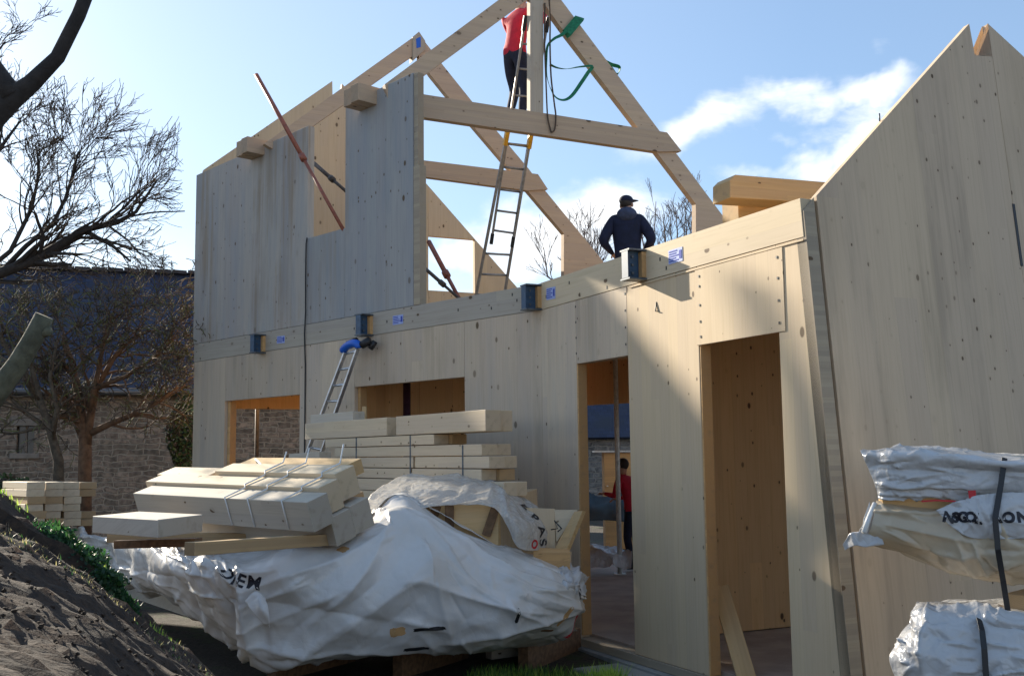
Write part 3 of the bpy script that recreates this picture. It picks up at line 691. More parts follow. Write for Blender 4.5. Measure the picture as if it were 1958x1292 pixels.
# red worker on the ladder
rb=at(986,247,14.25)
human(rb,-.75,2.0,[((-.24,.22,1.30),(-.16,.42,1.48)),((.26,.2,1.32),(.14,.42,1.55))],[((-.13,.14,.53),(-.12,-.02,.10)),((.10,.06,.47),(.11,-.02,.09))],lean=V((.0,.07,0)),bulk=1.25,colors=('cloth_red','cloth_trouser'),lab='worker in a red jacket standing on the tall ladder behind the king post',chest=1.15)
# red worker inside the doorway
rb=at(1213,1079,15.6); rb.z=Z0+.02
human(V((rb.x,15.6,Z0+.02)),.9,1.62,[((-.26,.16,1.15),(-.16,.40,1.18)),((.26,.12,1.14),(.18,.36,1.1))],[((-.11,.05,.48),(-.12,-.06,.09)),((.11,.03,.48),(.12,-.02,.09))],lean=V((0,.13,-.02)),colors=('cloth_red','cloth_trouser'),lab='man in a red shirt standing inside the narrow doorway, half hidden by its right edge')
# ---------------- timber on the upper floor ----------------
def pole_to(p,d,L): return V(p)+V(d).normalized()*L
e=at(1372,356,10.2)
dg_=V((.93,.37,0)).normalized()
top=[(-.17,-.11),(.17,-.11),(.17,.06),(.08,.115),(-.06,.115),(-.17,.07)]
def beam_prof(name,p0,dirv,L,prof,mat,parent=None,**kw):
    d=V(dirv).normalized(); y=V((0,0,1)).cross(d).normalized(); fr=Matrix((y,d*-1,V((0,0,1)))).transposed().to_4x4(); fr.translation=V(p0)
    me=prism(prof,0,-L,.003); return link(name,me,mat,parent,fr,**kw)
zz=ZT-.03
fg_=frame(at(1396,376,9.8),dg_)
g1=panel('glulam_beam',fg_,[plane_uz(fg_,*q) for q in ((1396,378),(1396,344),(1406,334),(1600,350),(1600,395),(1500,384))],0,.30,'wood_orange',None,.004,label='thick orange laminated beam with bevelled end, upper one of the stack beside the gable',cat='beam')
blk=at(1398,392,10.2)
g2=beam('glulam_beam',V((blk.x+.02,10.35,0))+V((0,0,at(1398,380,10.35).z-.125)),V((blk.x+1.5,11.05,0))+V((0,0,at(1398,380,10.35).z-.125)),.26,.22,'wood_orange',label='laminated beam with splintered dark end beneath the bevelled beam by the gable',cat='beam')
zt_=at(1398,380,10.35).z-.24
beam('support_block',V((blk.x+.10,10.45,(zt_+zz)/2)),V((blk.x+1.3,11.0,(zt_+zz)/2)),.26,zt_-zz-.004,'wood_orange',label='laminated support under the beam stack beside the gable',cat='beam')
# ---------------- timber stack B ----------------
dB=V((-.55,.835,0)).normalized(); nB=V((-dB.y,dB.x,0)); # nB toward camera-left
if nB.x>0: nB=-nB
PB=at(925,800,9.6)
def onB(px,z):
    p=hit(px,800,PB,nB); return V((p.x,p.y,z))
GB='long beams stacked along the wall'
rowsB=[ # list of (xl,xr) pixel extents of face, ztop, h, width, label
 ([(583,739,'grey beam on the top row of the tall stack, left of the gap'),(757,928,'beam with a pointed end on the top row of the tall stack')],2.0,.195,.34),
 ([(622,829,'beam in the second row of the tall stack, its brown end set back from the others')],1.80,.10,.34),
 ([(640,920,'beam in the third row of the tall stack')],1.695,.105,.34),
 ([(600,789,'left beam of the split fourth row of the tall stack'),(793,934,'right beam of the split fourth row of the tall stack')],1.585,.11,.34),
 ([(640,783,'left beam of the split fifth row of the tall stack'),(787,919,'orange ended beam in the fifth row of the tall stack')],1.47,.105,.33),
 ([(640,962,'beam sticking out furthest to the right, sixth row of the tall stack')],1.36,.125,.28)]
for bi,(lst,zt,h,w) in enumerate(rowsB):
    for (xl,xr,lb) in lst:
        a=onB(xr,zt-h/2+.001); b=onB(xl,zt-h/2+.001)
        o=beam('timber_beam',a-nB*w/4,b-nB*w/4,w/2-.003,h-.004,'wood_beam',label=lb,cat='beam',group=GB)
        o2=beam('timber_beam',a-nB*w*.75-dB*(R.random()-.5)*.16,b-nB*w*.75,w/2-.003,h-.004,'wood_beam_end' if bi in (1,4) else 'wood_beam',label=lb.replace('beam ','beam behind ',1) if False else 'rear beam behind the '+lb[:60],cat='beam',group='rear beams of the tall stack')
zt=1.235; i=7
while zt>.1:
    h=.14
    for q in range(2):
        beam('timber_beam',onB(955-R.randint(0,30),zt-h/2)-nB*(.09+.17*q),onB(600,zt-h/2)-nB*(.09+.17*q),.167,h-.004,'wood_beam',label='beam low in the tall stack behind the white sheeting',cat='beam',group='low beams of the tall stack')
    zt-=h
for q in range(3):
    a=onB(930-q*120,zt/2-.05); beam('bearer',V((a.x,a.y,-.07)),V((a.x,a.y,-.07))-nB*.5,.1,max(.1,zt+.22),'wood_beam_grey',label=['nearest','middle','farthest'][q]+' bearer block under the tall stack',cat='bearer',group='bearers of the tall stack')
# strapping bands on stack B
for i_,px in enumerate((682,785,885)):
    p=onB(px,0); pts=[V((p.x,p.y,z))+nB*.004 for z in (1.80 if px<800 else 1.69,1.2,.6,.15)]
    link('binding_band',strapmesh(pts,.014,.002,1.2),'steel_rim',label=('left','middle','right')[i_]+' thin packing band round the tall stack of beams',cat='band')
beam('timber_block',at(604,817,13.1)+V((0,0,.09)),at(686,812,11.95)+V((0,0,.09)),.14,.12,'wood_beam_grey',label='short weathered block lying on top of the tall stack at its left end',cat='block')
beam('timber_block',at(563,876,12.3),at(622,872,11.6),.14,.10,'wood_beam_grey',label='pale board end behind the strapped pack at the foot of the short ladder',cat='block')
beam('timber_batten',at(697,812,12.3),at(697,777,12.3),.05,.05,'wood_orange',label='upright yellow batten standing behind the tall stack at the wide window',cat='batten')
# ---------------- strapped pack A ----------------
dA=V((-.75,.66,.012)).normalized(); hA=V((.66,.75,0)); til=math.radians(19)
wA=(hA*math.cos(til)+V((0,0,1))*math.sin(til)).normalized(); uA=dA.cross(wA); 
if uA.z<0: uA=-uA
oA=at(587,960,7.8)
def bA(px,col,row,xl,w=.2,h=.23,lift=0.,mat='wood_beam',lab='',grp='beams of the strapped pack',back=0.):
    # top front edge starts on the line of column col
    base=oA+wA*(.205*col)+uA*(lift-row*.235)
    n=V((dA.y,-dA.x,0)).normalized()
    a=hit(px,900,base,n); a=base+dA*((a-base).dot(dA)); b=hit(xl,900,base,n); b=base+dA*((b-base).dot(dA))
    o=beam('timber_beam',a+wA*w/2-uA*h/2,b+wA*w/2-uA*h/2,w-.004,h-.004,mat,side=uA,label=lab,cat='beam',group=grp); return o
bA(587,0,0,255,.2,.235,0,'wood_beam_grey','front beam of the strapped pack, its grey side facing the camera')
bA(608,1,0,365,.2,.23,.03,'wood_beam','right hand beam of the second row of the strapped pack')
bA(370,1,0,278,.2,.23,.03,'wood_beam','left hand beam of the second row of the strapped pack')
bA(640,2,0,410,.2,.23,.065,'wood_beam','right hand beam of the third row of the strapped pack')
bA(396,2,0,300,.2,.23,.02,'wood_beam','left hand beam of the third row of the strapped pack')
bA(655,3,0,450,.2,.12,.045,'wood_orange','orange ended board of the fourth row of the strapped pack')
bA(640,3,0,380,.2,.23,-.08,'wood_beam','beam below the orange ended board of the strapped pack')
bA(632,1,1,300,.2,.23,.03,'wood_beam_grey','lower beam under the second row of the strapped pack')
bA(668,2,1,320,.2,.23,.04,'wood_beam_grey','lower beam under the third row of the strapped pack')
bA(660,3,1,320,.2,.23,0,'wood_beam_end','dark ended lower beam at the back of the strapped pack')
for i_,(x_,xx) in enumerate(((432,0),(475,0),(540,0))):
    base=hit(x_,900,oA,V((dA.y,-dA.x,0)).normalized()); base=oA+dA*((base-oA).dot(dA))
    pts=[base+uA*.006-uA*.23,base+uA*.006,base+wA*.2+uA*.010,base+wA*.205+uA*.036,base+wA*.41+uA*.04,base+wA*.42+uA*.071,base+wA*.61+uA*.075,base+wA*.66+uA*.12+V((0,0,.03+.03*i_))]
    pts=[p-hA*.004 for p in pts]
    tube('packing_strap',pts,.007,'strap_white',None,6,label=('left','middle','right')[i_]+' white strap across the top of the strapped pack',cat='strap')
tube('packing_strap',[at(497,893,9.2),at(489,878,9.2),at(500,888,9.1),at(512,893,9.0)],.010,'strap_white',None,6,label='loose curled white strap end standing up behind the strapped pack',cat='strap')
tube('packing_strap',[at(386,915,9.9),at(384,897,9.9)],.010,'strap_white',None,6,label='loose white strap end sticking up at the left end of the strapped pack',cat='strap')
# short thick block in front
c0=at(302,993,7.05); c1=at(177,985,7.6); c2=at(388,985,7.62)
hS=.118
ex=(c1-c0); ex.z=0; ey=(c2-c0); ey.z=0
me=D.meshes.new('m'); tops=[c0,c2,c0+ex+ey,c1]; zc=c0.z
vs=[(p.x,p.y,zc) for p in tops]+[(p.x,p.y,zc-hS) for p in tops]
o_=V(vs[0]); vs=[tuple(V(v)-o_) for v in vs]
me.from_pydata(vs,[],[(0,1,2,3),(7,6,5,4),(0,4,5,1),(1,5,6,2),(2,6,7,3),(3,7,4,0)]); me.update()
bm=bmesh.new(); bm.from_mesh(me); bmesh.ops.recalc_face_normals(bm,faces=bm.faces); bmesh.ops.bevel(bm,geom=bm.edges[:],offset=.004,segments=1,affect='EDGES'); bm.to_mesh(me); bm.free()
link('timber_slab',me,'wood_beam_grey',None,Matrix.Translation(o_),label='short broad timber slab jutting out to the left in front of the strapped pack',cat='slab')
beam('timber_bearer',at(362,1049,6.95),at(640,1030,8.3),.09,.085,'wood_beam_end',label='square bearer with a brown end resting on the sheeting under the strapped pack',cat='bearer')
beam('timber_bearer',at(205,1027,8.6),at(470,1028,8.9),.10,.075,'wood_beam_end',label='dark bearer under the short broad slab',cat='bearer')
beam('timber_bearer',at(225,1040,8.1),at(380,1036,7.9),.10,.06,'osb_dark',label='darkest bearer, just above the crumpled sheet under the slab',cat='bearer')
# ---------------- far left small stack C ----------------
GC='small stack of boards by the stone barn'
for r_ in range(6):
    y=928+r_*14
    for c_ in range(4):
        if (r_,c_) in ((2,3),(3,3)): continue
        x=68+c_*34+R.randint(-4,4)
        a=at(x,y,11.4+.25*c_); b=at(x-48,y-2,12.6+.25*c_)
        nm=['top','second','third','fourth','fifth','lowest'][r_]; cn=['first','second','third','fourth'][c_]
        beam('board',a,b,.18,.076,'wood_beam_end' if R.random()<.3 else 'wood_beam',label='%s board from the left in the %s layer of the small stack by the barn'%(cn,nm),cat='board',group=GC)
for q in (0,1):
    a=at(80+70*q,1016,11.5+.3*q); beam('board_bearer',V((a.x-.5,a.y+.4,-.02)),V((a.x+.1,a.y,-.02)),.12,.6,'wood_beam_grey',label=['left','right'][q]+' bearer under the small stack by the barn',cat='bearer',group='bearers under the small stack')
# ---------------- sheets ----------------
def crom(a,b,c,d,s): return .5*((2*b)+(c-a)*s+(2*a-5*b+4*c-d)*s*s+(3*b-a-3*c+d)*s**3)
class Patch:
    def __init__(s,cols,pts=False):
        s.G=[[V(q) if pts else at(*q) for q in c] for c in cols]; s.n=len(s.G); s.m=len(s.G[0])
    def ev(s,u,v):
        iu=min(int(u),s.n-2); fu=u-iu; iv=min(int(v),s.m-2); fv=v-iv
        def cc(i): 
            c=s.G[max(0,min(s.n-1,i))]; g=lambda j:c[max(0,min(s.m-1,j))]
            return crom(g(iv-1),g(iv),g(iv+1),g(iv+2),fv)
        return crom(cc(iu-1),cc(iu),cc(iu+1),cc(iu+2),fu)
    def mesh(s,ru,rv,amp=.03,sc=3.,seed=0,fold=None,thick=.004,fn=None,cr=(),fac=0.):
        nu=(s.n-1)*ru; nv=(s.m-1)*rv; P=[[s.ev(i/ru,j/rv) for j in range(nv+1)] for i in range(nu+1)]
        vs=[];fs=[]
        for i in range(nu+1):
            for j in range(nv+1):
                p=P[i][j]; a=P[min(i+1,nu)][j]-P[max(i-1,0)][j]; b=P[i][min(j+1,nv)]-P[i][max(j-1,0)]
                n=a.cross(b); n=n.normalized() if n.length>1e-9 else V((0,-1,0))
                if n.y>0: n=-n
                q=p*sc+V((seed*7.3,seed*3.1,seed))
                w=noise.noise_vector(q*.6)*.9
                r1=1-abs(noise.noise(q+w))*2.2; r2=1-abs(noise.noise(q*2.3+w*1.4+V((5,5,5))))*2.2; r3=1-abs(noise.noise(q*5.1+V((9,1,4))))*2.2
                d=amp*(noise.noise(q*.8)*.8+max(0,r1-.45)*.9+max(0,r2-.5)*.4*abs(noise.noise(q))*2)
                U=i/ru; Vv=j/rv
                for (u0,v0,du,dv,L2,am,wd) in cr:
                    s_=((U-u0)*du+(Vv-v0)*dv)/L2
                    if s_<-.1 or s_>1.1: continue
                    s_=max(0,min(1,s_)); ex=U-u0-du*s_; ey=Vv-v0-dv*s_; dd=math.sqrt(ex*ex+ey*ey)/wd
                    if dd<3.2: d+=am*math.sin(math.pi*(.08+.84*s_))*(math.exp(-dd*1.15))
                if fac:
                    ds=noise.voronoi(q*1.5+w*.5)[0]; d2=noise.voronoi(q*3.7+w*.8)[0]
                    e1=ds[1]-ds[0]; e2=d2[1]-d2[0]
                    mk=.35+.65*max(0,min(1,.5+noise.noise(q*.5+V((3,3,3)))*2))
                    d+=fac*mk*(1.-min(1,e1*1.6)) + fac*.42*mk*(1.-min(1,e2*1.6)) + fac*.9*(ds[0]-.35) - fac*.95
                if fn: d+=fn(U,Vv)
                vs.append(tuple(p+n*d))
        w_=nv+1
        for i in range(nu):
            for j in range(nv): a=i*w_+j; fs.append((a,a+1,a+w_+1,a+w_))
        o=V(vs[0]); vs=[tuple(V(v)-o) for v in vs]
        me=D.meshes.new('m'); me.from_pydata(vs,[],fs); me.update(); s.o=o; s.bvh=BVHTree.FromPolygons([V(v)+o for v in vs],fs); return me
    def link(s,name,mat,parent=None,ru=10,rv=10,amp=.03,sc=3.,seed=0,fn=None,thick=.004,cr=(),fac=0.,**kw):
        me=s.mesh(ru,rv,amp,sc,seed,fn=fn,cr=cr,fac=fac); o=link(name,me,mat,parent,Matrix.Translation(s.o),smooth=True,**kw)
        md=o.modifiers.new('t','SOLIDIFY'); md.thickness=thick; md.offset=0; return o
def creases(n,seed,U,Vm,ang=0.,sp=.6,am=(.01,.03),wd=(.06,.16),ln=(.5,2.),fixed=(),fan=None):
    rr=random.Random(seed); out=[]
    for k in range(n):
        u=rr.uniform(0,U); v=rr.uniform(0,Vm); a=ang+rr.gauss(0,sp)
        if fan: a=math.atan2(v-fan[1],u-fan[0])+rr.gauss(0,.15) if rr.random()<.6 else a
        L=rr.uniform(*ln); du=math.cos(a)*L; dv=math.sin(a)*L; am_=rr.uniform(*am)*rr.choice((1,1,-1)); out.append((u,v,du,dv,du*du+dv*dv,am_,rr.uniform(*wd)))
    for (u0,v0,u1,v1,a_,w_) in fixed: du=u1-u0;dv=v1-v0; out.append((u0,v0,du,dv,du*du+dv*dv,a_,w_))
    return out
def drape(me,mw,bvh,off):
    z=(mw.to_3x3()@V((0,0,1))).normalized()
    for v in me.vertices:
        p=mw@v.co; base=(mw@V((v.co.x,v.co.y,0))); h=bvh.ray_cast(base+z*.3,-z,.6)
        q=(h[0] if h[0] else base)+z*(off+v.co.z*.5); v.co=q
def letters(par,patch,items,size,mat,name='printed_text',off=.012):
    """items: (char,u,v,rot)"""
    ms=[]
    for ch,u,v,rot in items:
        cu=D.curves.new('f','FONT'); cu.body=ch; cu.size=size; cu.align_x='CENTER'; cu.align_y='CENTER'; cu.extrude=.001
        cu.offset=.004
        ob=D.objects.new('f',cu); COL.objects.link(ob)
        p=patch.ev(u,v); a=patch.ev(min(u+.05,patch.n-1.001),v)-patch.ev(max(u-.05,0),v); b=patch.ev(u,max(v-.05,0))-patch.ev(u,min(v+.05,patch.m-1.001))
        x=a.normalized(); z=x.cross(b).normalized()
        if z.y>0: z=-z
        y=z.cross(x).normalized()
        mw=Matrix((x,y,z)).transposed().to_4x4(); mw.translation=p+z*off
        mw=mw@Matrix.Rotation(rot,4,'Z')
        dg=bpy.context.evaluated_depsgraph_get(); me=D.meshes.new_from_object(ob.evaluated_get(dg))
        b2=bmesh.new(); b2.from_mesh(me); bmesh.ops.triangulate(b2,faces=b2.faces); bmesh.ops.subdivide_edges(b2,edges=[e_ for e_ in b2.edges if e_.calc_length()>size*.25],cuts=2); b2.to_mesh(me); b2.free()
        drape(me,mw,patch.bvh,.004); ms.append(me); D.objects.remove(ob)
    bm=bmesh.new()
    for me in ms: bm.from_mesh(me)
    me=D.meshes.new('m'); bm.to_mesh(me); bm.free(); me.materials.clear(); return link(name,me,mat,par)
# big white sheeted pack
tp=empty('sheeted_pack',at(760,1240,9.2),'large low pack under crumpled white sheeting in the foreground beneath the timber','sheeted pack')
cols=[
 [(120,1012,12.8),(135,1015,12.5),(150,1030,12.4),(165,1045,12.3),(170,1062,12.3),(175,1075,12.4)],
 [(190,1030,10.9),(200,1034,10.6),(215,1060,10.4),(222,1085,10.4),(228,1112,10.5),(245,1125,10.8)],
 [(262,1034,9.9),(268,1038,9.5),(280,1075,9.2),(292,1110,9.25),(310,1135,9.4),(330,1150,9.8)],
 [(330,1046,9.2),(340,1060,8.7),(352,1105,8.5),(372,1150,8.6),(390,1185,8.8),(410,1200,9.1)],
 [(372,1055,8.8),(388,1078,8.25),(402,1130,8.15),(425,1180,8.25),(450,1225,8.45),(465,1240,8.8)],
 [(445,1062,8.7),(455,1090,8.15),(460,1140,8.05),(468,1195,8.1),(480,1252,8.2),(490,1258,8.6)],
 [(540,1040,8.6),(545,1062,8.1),(552,1125,8.0),(560,1190,8.1),(570,1256,8.25),(580,1260,8.7)],
 [(625,1018,8.7),(640,1040,8.25),(650,1110,8.1),(655,1180,8.15),(660,1250,8.35),(665,1255,8.8)],
 [(700,990,8.9),(712,1015,8.5),(730,1090,8.25),(735,1170,8.25),(740,1248,8.45),(745,1252,8.9)],
 [(762,945,9.1),(775,982,8.75),(800,1070,8.4),(810,1160,8.35),(815,1243,8.55),(815,1247,9.0)],
 [(850,990,9.1),(860,1010,8.85),(875,1085,8.5),(885,1165,8.45),(890,1236,8.65),(890,1240,9.1)],
 [(935,1035,9.1),(945,1055,8.85),(955,1110,8.6),(960,1170,8.55),(965,1226,8.75),(965,1230,9.2)],
 [(1010,1062,9.15),(1020,1080,8.9),(1030,1125,8.7),(1035,1170,8.7),(1035,1216,8.85),(1035,1222,9.3)],
 [(1070,1085,9.2),(1080,1103,9.0),(1088,1130,8.85),(1085,1165,8.85),(1078,1208,9.0),(1080,1212,9.4)],
 [(1095,1095,9.5),(1110,1108,9.25),(1116,1128,9.15),(1112,1155,9.15),(1100,1195,9.25),(1100,1200,9.6)]]
tarp=Patch(cols)
def folds(u,v):
    # long diagonal tension folds
    d=0
    d+=.05*max(0,1-abs((v-1.1)-(u-9)*.42)*2.6)*(1 if u>8.5 else 0)
    d+=.06*max(0,1-abs((v-2.2)-(9-u)*.55)*1.8)*(1 if 5<u<9.3 else 0)
    d+=.04*math.sin(u*7.+v*1.5)*max(0,1-abs(u-4.6))*(v>1.2)
    d+=.03*math.sin(u*11.+v*.8)*max(0,(4.5-u)/4.5)
    return d
fx=[(9.0,.9,13.2,2.1,.06,.16),(9.0,1.0,9.7,3.9,.04,.2),(8.6,1.0,6.0,3.4,.06,.28),(8.6,1.2,5.2,1.8,.05,.2),(7.2,2.2,4.6,3.3,.05,.22),(8.4,2.4,12.2,3.0,.05,.16),(5.0,2.2,8.2,3.3,-.05,.3),
 (4.6,3.5,8.7,4.1,.05,.13),(9.2,3.9,13.3,3.1,.05,.15),(5.0,.8,5.1,4.0,.08,.16),(4.3,1.0,4.6,4.0,-.05,.2),(10.0,1.6,12.8,2.6,-.05,.25),(9.6,1.9,12.5,3.6,.04,.14),(8.2,3.2,9.6,3.5,.04,.1),(11.2,2.6,11.3,3.4,.04,.08)]
tarp.link('white_sheeting','tarp',tp,26,26,.022,1.2,3,folds,fac=.040,cr=creases(70,5,14,4.6,.35,.7,(.012,.034),(.04,.11),(.5,1.8),fx,(8.8,.8))+creases(60,6,4.6,4.5,1.3,.3,(.012,.04),(.05,.12),(.6,2.)))
top_c=[[(cols[i][0][0]+0,cols[i][0][1],cols[i][0][2]),(cols[i][0][0]+10,cols[i][0][1]-2,cols[i][0][2]+.35),(cols[i][0][0]+25,cols[i][0][1]+6,cols[i][0][2]+.9)] for i in range(len(cols))]
Patch(top_c).link('sheeting_top','tarp',tp,10,8,.03,3.,5)
# solid inner pack so that it is no hollow shell
def hexa(name,pts,mat,parent,**kw):
    o=V(pts[0]); me=D.meshes.new('m'); me.from_pydata([tuple(V(p)-o) for p in pts],[],[(0,1,2,3),(7,6,5,4),(0,4,5,1),(1,5,6,2),(2,6,7,3),(3,7,4,0)]); me.update()
    bm=bmesh.new(); bm.from_mesh(me); bmesh.ops.recalc_face_normals(bm,faces=bm.faces); bm.to_mesh(me); bm.free(); return link(name,me,mat,parent,Matrix.Translation(o),**kw)
q=[at(480,1225,8.7),at(1070,1200,9.4),at(1080,1195,9.95),at(600,1200,10.6)]
zb_=.02
hexa('timber_core',[(p.x,p.y,zb_) for p in q]+[(p.x,p.y,.62) for p in q],'wood_beam_grey',tp)
q=[at(470,1200,9.1),at(600,1200,10.3),at(350,1100,12.0),at(200,1100,12.6)]
hexa('timber_core',[(p.x,p.y,zb_+.1) for p in q]+[(p.x,p.y,.60) for p in q],'wood_beam_grey',tp)
for a,b in ((520,8.8),(760,8.95),(1000,9.25)):
    p=at(a,1250,b); beam('bearer',V((p.x,p.y,-.13)),V((p.x+.5,p.y+.9,-.13)),.1,.26,'osb_dark',tp)
# rips, text and marks on the sheet
for (u,v,w,h,mt,rr) in ((7.15,1.25,.075,.075,'wood_jamb',0.3),(8.3,3.45,.12,.075,'wood_jamb',.1),(9.1,3.42,.25,.035,'black',.05),(8.75,4.85-.95,.20,.035,'black',.02),(12.75,3.15,.045,.2,'wood_jamb',-.35),(11.3,3.0,.03,.12,'black',.1),(13.4,3.8,.05,.22,'red_mark',-.45),(12.2,3.72,.12,.03,'osb_dark',-.1)):
    p=tarp.ev(u,v); a=tarp.ev(u+.1,v)-tarp.ev(u-.1,v); b=tarp.ev(u,v-.1)-tarp.ev(u,v+.1); x=a.normalized(); z=x.cross(b).normalized(); z=-z if z.y>0 else z; y=z.cross(x)
    mw=Matrix((x,y,z)).transposed().to_4x4(); mw.translation=p; mw=mw@Matrix.Rotation(rr,4,'Z')
    n_=24; ring=[(math.copysign(abs(math.cos(2*math.pi*k/n_))**.45,math.cos(2*math.pi*k/n_))*w/2*(1+.25*noise.noise(V((k*.9,w*40,0)))),math.copysign(abs(math.sin(2*math.pi*k/n_))**.45,math.sin(2*math.pi*k/n_))*h/2*(1+.25*noise.noise(V((k*.8,h*40,5))))) for k in range(n_)]
    bm=bmesh.new(); f=bm.faces.new([bm.verts.new((xx,yy,0)) for xx,yy in ring]); bmesh.ops.poke(bm,faces=[f])
    bmesh.ops.subdivide_edges(bm,edges=bm.edges[:],cuts=2,use_grid_fill=True)
    me=D.meshes.new('m'); bm.to_mesh(me); bm.free(); drape(me,mw,tarp.bvh,.005)
    o9=link('red_tape' if mt=='red_mark' else 'tear',me,mt,tp); md=o9.modifiers.new('t','SOLIDIFY'); md.thickness=.003
# torn flap
letters(tp,tarp,[('D',4.7,1.28,-.5),('I',4.9,1.42,-.5),('E',5.1,1.5,-.45),('M',5.35,1.62,-.4)],.13,'letter',off=.075)
letters(tp,tarp,[('H',13.35,2.2,.5),('S',13.5,2.3,.3)],.09,'letter',off=.07)
fl=Patch([[(470,1150,7.9),(488,1175,7.82),(505,1190,7.85)],[(488,1130,7.9),(500,1160,7.8),(515,1195,7.85)],[(505,1140,7.9),(512,1160,7.82),(516,1200,7.85)]])
fl.link('torn_flap','tarp',tp,6,6,.02,6,2)
# crushed ruff at right end
fl=Patch([[(1060,1075,9.15),(1068,1100,8.9),(1075,1125,8.85)],[(1085,1090,9.1),(1090,1110,8.8),(1085,1130,8.8)],[(1108,1098,9.1),(1105,1115,8.85),(1108,1135,8.9)],[(1118,1108,9.2),(1118,1120,9.05),(1112,1140,9.0)]])
fl.link('crumpled_end','film_white',tp,10,8,.09,6,8)
# film bundle over boxes
fb=empty('wrapped_box',at(860,1040,9.3),'open topped wooden box half covered with clear film printed with red and black letters','wrapped box')
q0=at(768,962,9.25); q1=at(952,962,9.15); 
p0_=V((q0.x,q0.y,0)); p1_=V((q1.x,q1.y,0)); bk=V((.35,.75,0))
zt_=at(860,964,9.2).z
hexa('box_front',[p0_+V((0,0,.65)),p1_+V((0,0,.65)),p1_+V((.02,.03,.65)),p0_+V((.0,.03,.65)),p0_+V((0,0,zt_)),p1_+V((0,0,zt_)),p1_+V((.02,.03,zt_)),p0_+V((0,.03,zt_))],'wood_orange',fb)
hexa('box_core',[p0_+V((0,.035,.65)),p1_+V((0,.035,.65)),p1_+bk+V((0,0,.65)),p0_+bk+V((0,0,.65)),p0_+V((0,.035,zt_+.02)),p1_+V((0,.035,zt_+.02)),p1_+bk+V((0,0,zt_+.1)),p0_+bk+V((0,0,zt_+.1))],'wood_inner_pale',fb)
for xx in (.32,.5,.93):
    c=p0_.lerp(p1_,xx); 
    beam('cleat',c+V((-.045 if xx!=.5 else 0,-.02,zt_-.26)),c+V((.045 if xx!=.5 else 0,-.02,zt_-.005)),.03,.075,'osb_dark',fb,side=V((1,0,0)))
fm=Patch([
 [(690,985,9.1),(700,955,9.35),(745,922,9.7),(780,905,10.1)],
 [(752,985,8.95),(765,968,9.1),(800,935,9.4),(820,908,9.9)],
 [(850,966,9.08),(860,958,9.12),(870,930,9.4),(880,908,9.9)],
 [(945,972,9.0),(948,960,9.08),(945,925,9.4),(925,912,9.9)],
 [(990,1045,8.9),(985,1000,8.9),(975,950,9.3),(955,925,9.8)],
 [(1040,1050,9.2),(1040,1015,9.2),(1025,975,9.4),(990,945,9.8)],
 [(1052,1045,9.5),(1056,1020,9.5),(1040,985,9.7),(1010,955,10.0)]])
fm.link('clear_film','film',fb,16,12,.014,3.5,4,fac=.015,cr=creases(60,36,6,3,1.2,.7,(.006,.022),(.04,.12),(.4,1.6)))
letters(fb,fm,[('E',4.5,1.9,-.7),('P',4.75,1.55,-.9),('A',4.9,1.0,-1.2),('S',4.95,.45,-1.4)],.13,'letter',off=.03)
letters(fb,fm,[('I',4.25,2.4,-.6),('L',5.3,1.5,-1.0),('O',4.6,.35,-.2)],.10,'red_mark',off=.03)
# timber box right of it, with its raised lid brace
bx=empty('open_crate',at(1060,1090,9.5),'pale open wooden crate with a slanting brace between the film and the narrow doorway','crate')
def quadbox(name,pix,d,th,mat,par):
    ps=[at(x,y,dd) for (x,y),dd in zip(pix,d)]; n=(ps[1]-ps[0]).cross(ps[2]-ps[0]).normalized(); n=-n if n.y<0 else n
    return hexa(name,ps+[p+n*th for p in ps],mat,par)
quadbox('side_board',((1005,970),(1060,972),(1062,1052),(1005,1045)),(9.3,9.25,9.2,9.3),.03,'wood_inner_pale',bx)
quadbox('lid_board',((1060,974),(1105,974),(1064,1036),(1062,1036)),(9.25,9.15,9.22,9.24),.03,'wood_beam',bx)
quadbox('brace',((1098,978),(1114,976),(1083,1052),(1060,1050)),(9.12,9.05,9.1,9.15),.04,'wood_orange',bx)
quadbox('shelf_board',((1020,1046),(1088,1049),(1090,1056),(1020,1056)),(9.15,9.1,9.0,9.1),.2,'wood_jamb',bx)
quadbox('lower_board',((1030,1058),(1084,1058),(1080,1180),(1030,1180)),(9.2,9.15,9.15,9.2),.25,'wood_inner_pale',bx)
tube('wire_clip',[at(1054,1012,9.15),at(1066,1010,9.12),at(1060,995,9.15),at(1074,1010,9.1),at(1066,1016,9.1)],.006,'black',bx,6)
# ---------------- wrapped packs right ----------------
def strap_px(name,pts,w,mat,lab,par=None):
    P_=[at(*p) for p in pts]; return link(name,strapmesh(P_,w,.003),mat,par,label=None if par else lab,cat=None if par else 'strap')
up_=empty('wrapped_pack',at(1800,1060,5.4),'upper timber pack in torn silvery white film, strapped, in front of the near gable','wrapped pack')
ua=Patch([
 [(1644,862,5.35),(1648,868,5.25),(1662,900,5.22),(1674,930,5.2),(1680,953,5.2)],
 [(1700,857,5.6),(1705,866,5.15),(1705,900,5.12),(1706,930,5.12),(1708,955,5.14)],
 [(1780,858,5.7),(1780,868,5.1),(1780,900,5.05),(1782,930,5.06),(1785,950,5.1)],
 [(1870,864,5.7),(1870,874,5.03),(1870,905,5.0),(1872,935,5.0),(1875,948,5.05)],
 [(1960,868,5.8),(1960,880,4.98),(1960,905,4.95),(1960,935,4.96),(1960,965,5.0)],
 [(2080,872,5.9),(2080,884,4.92),(2080,910,4.9),(2080,940,4.9),(2080,970,4.95)]])
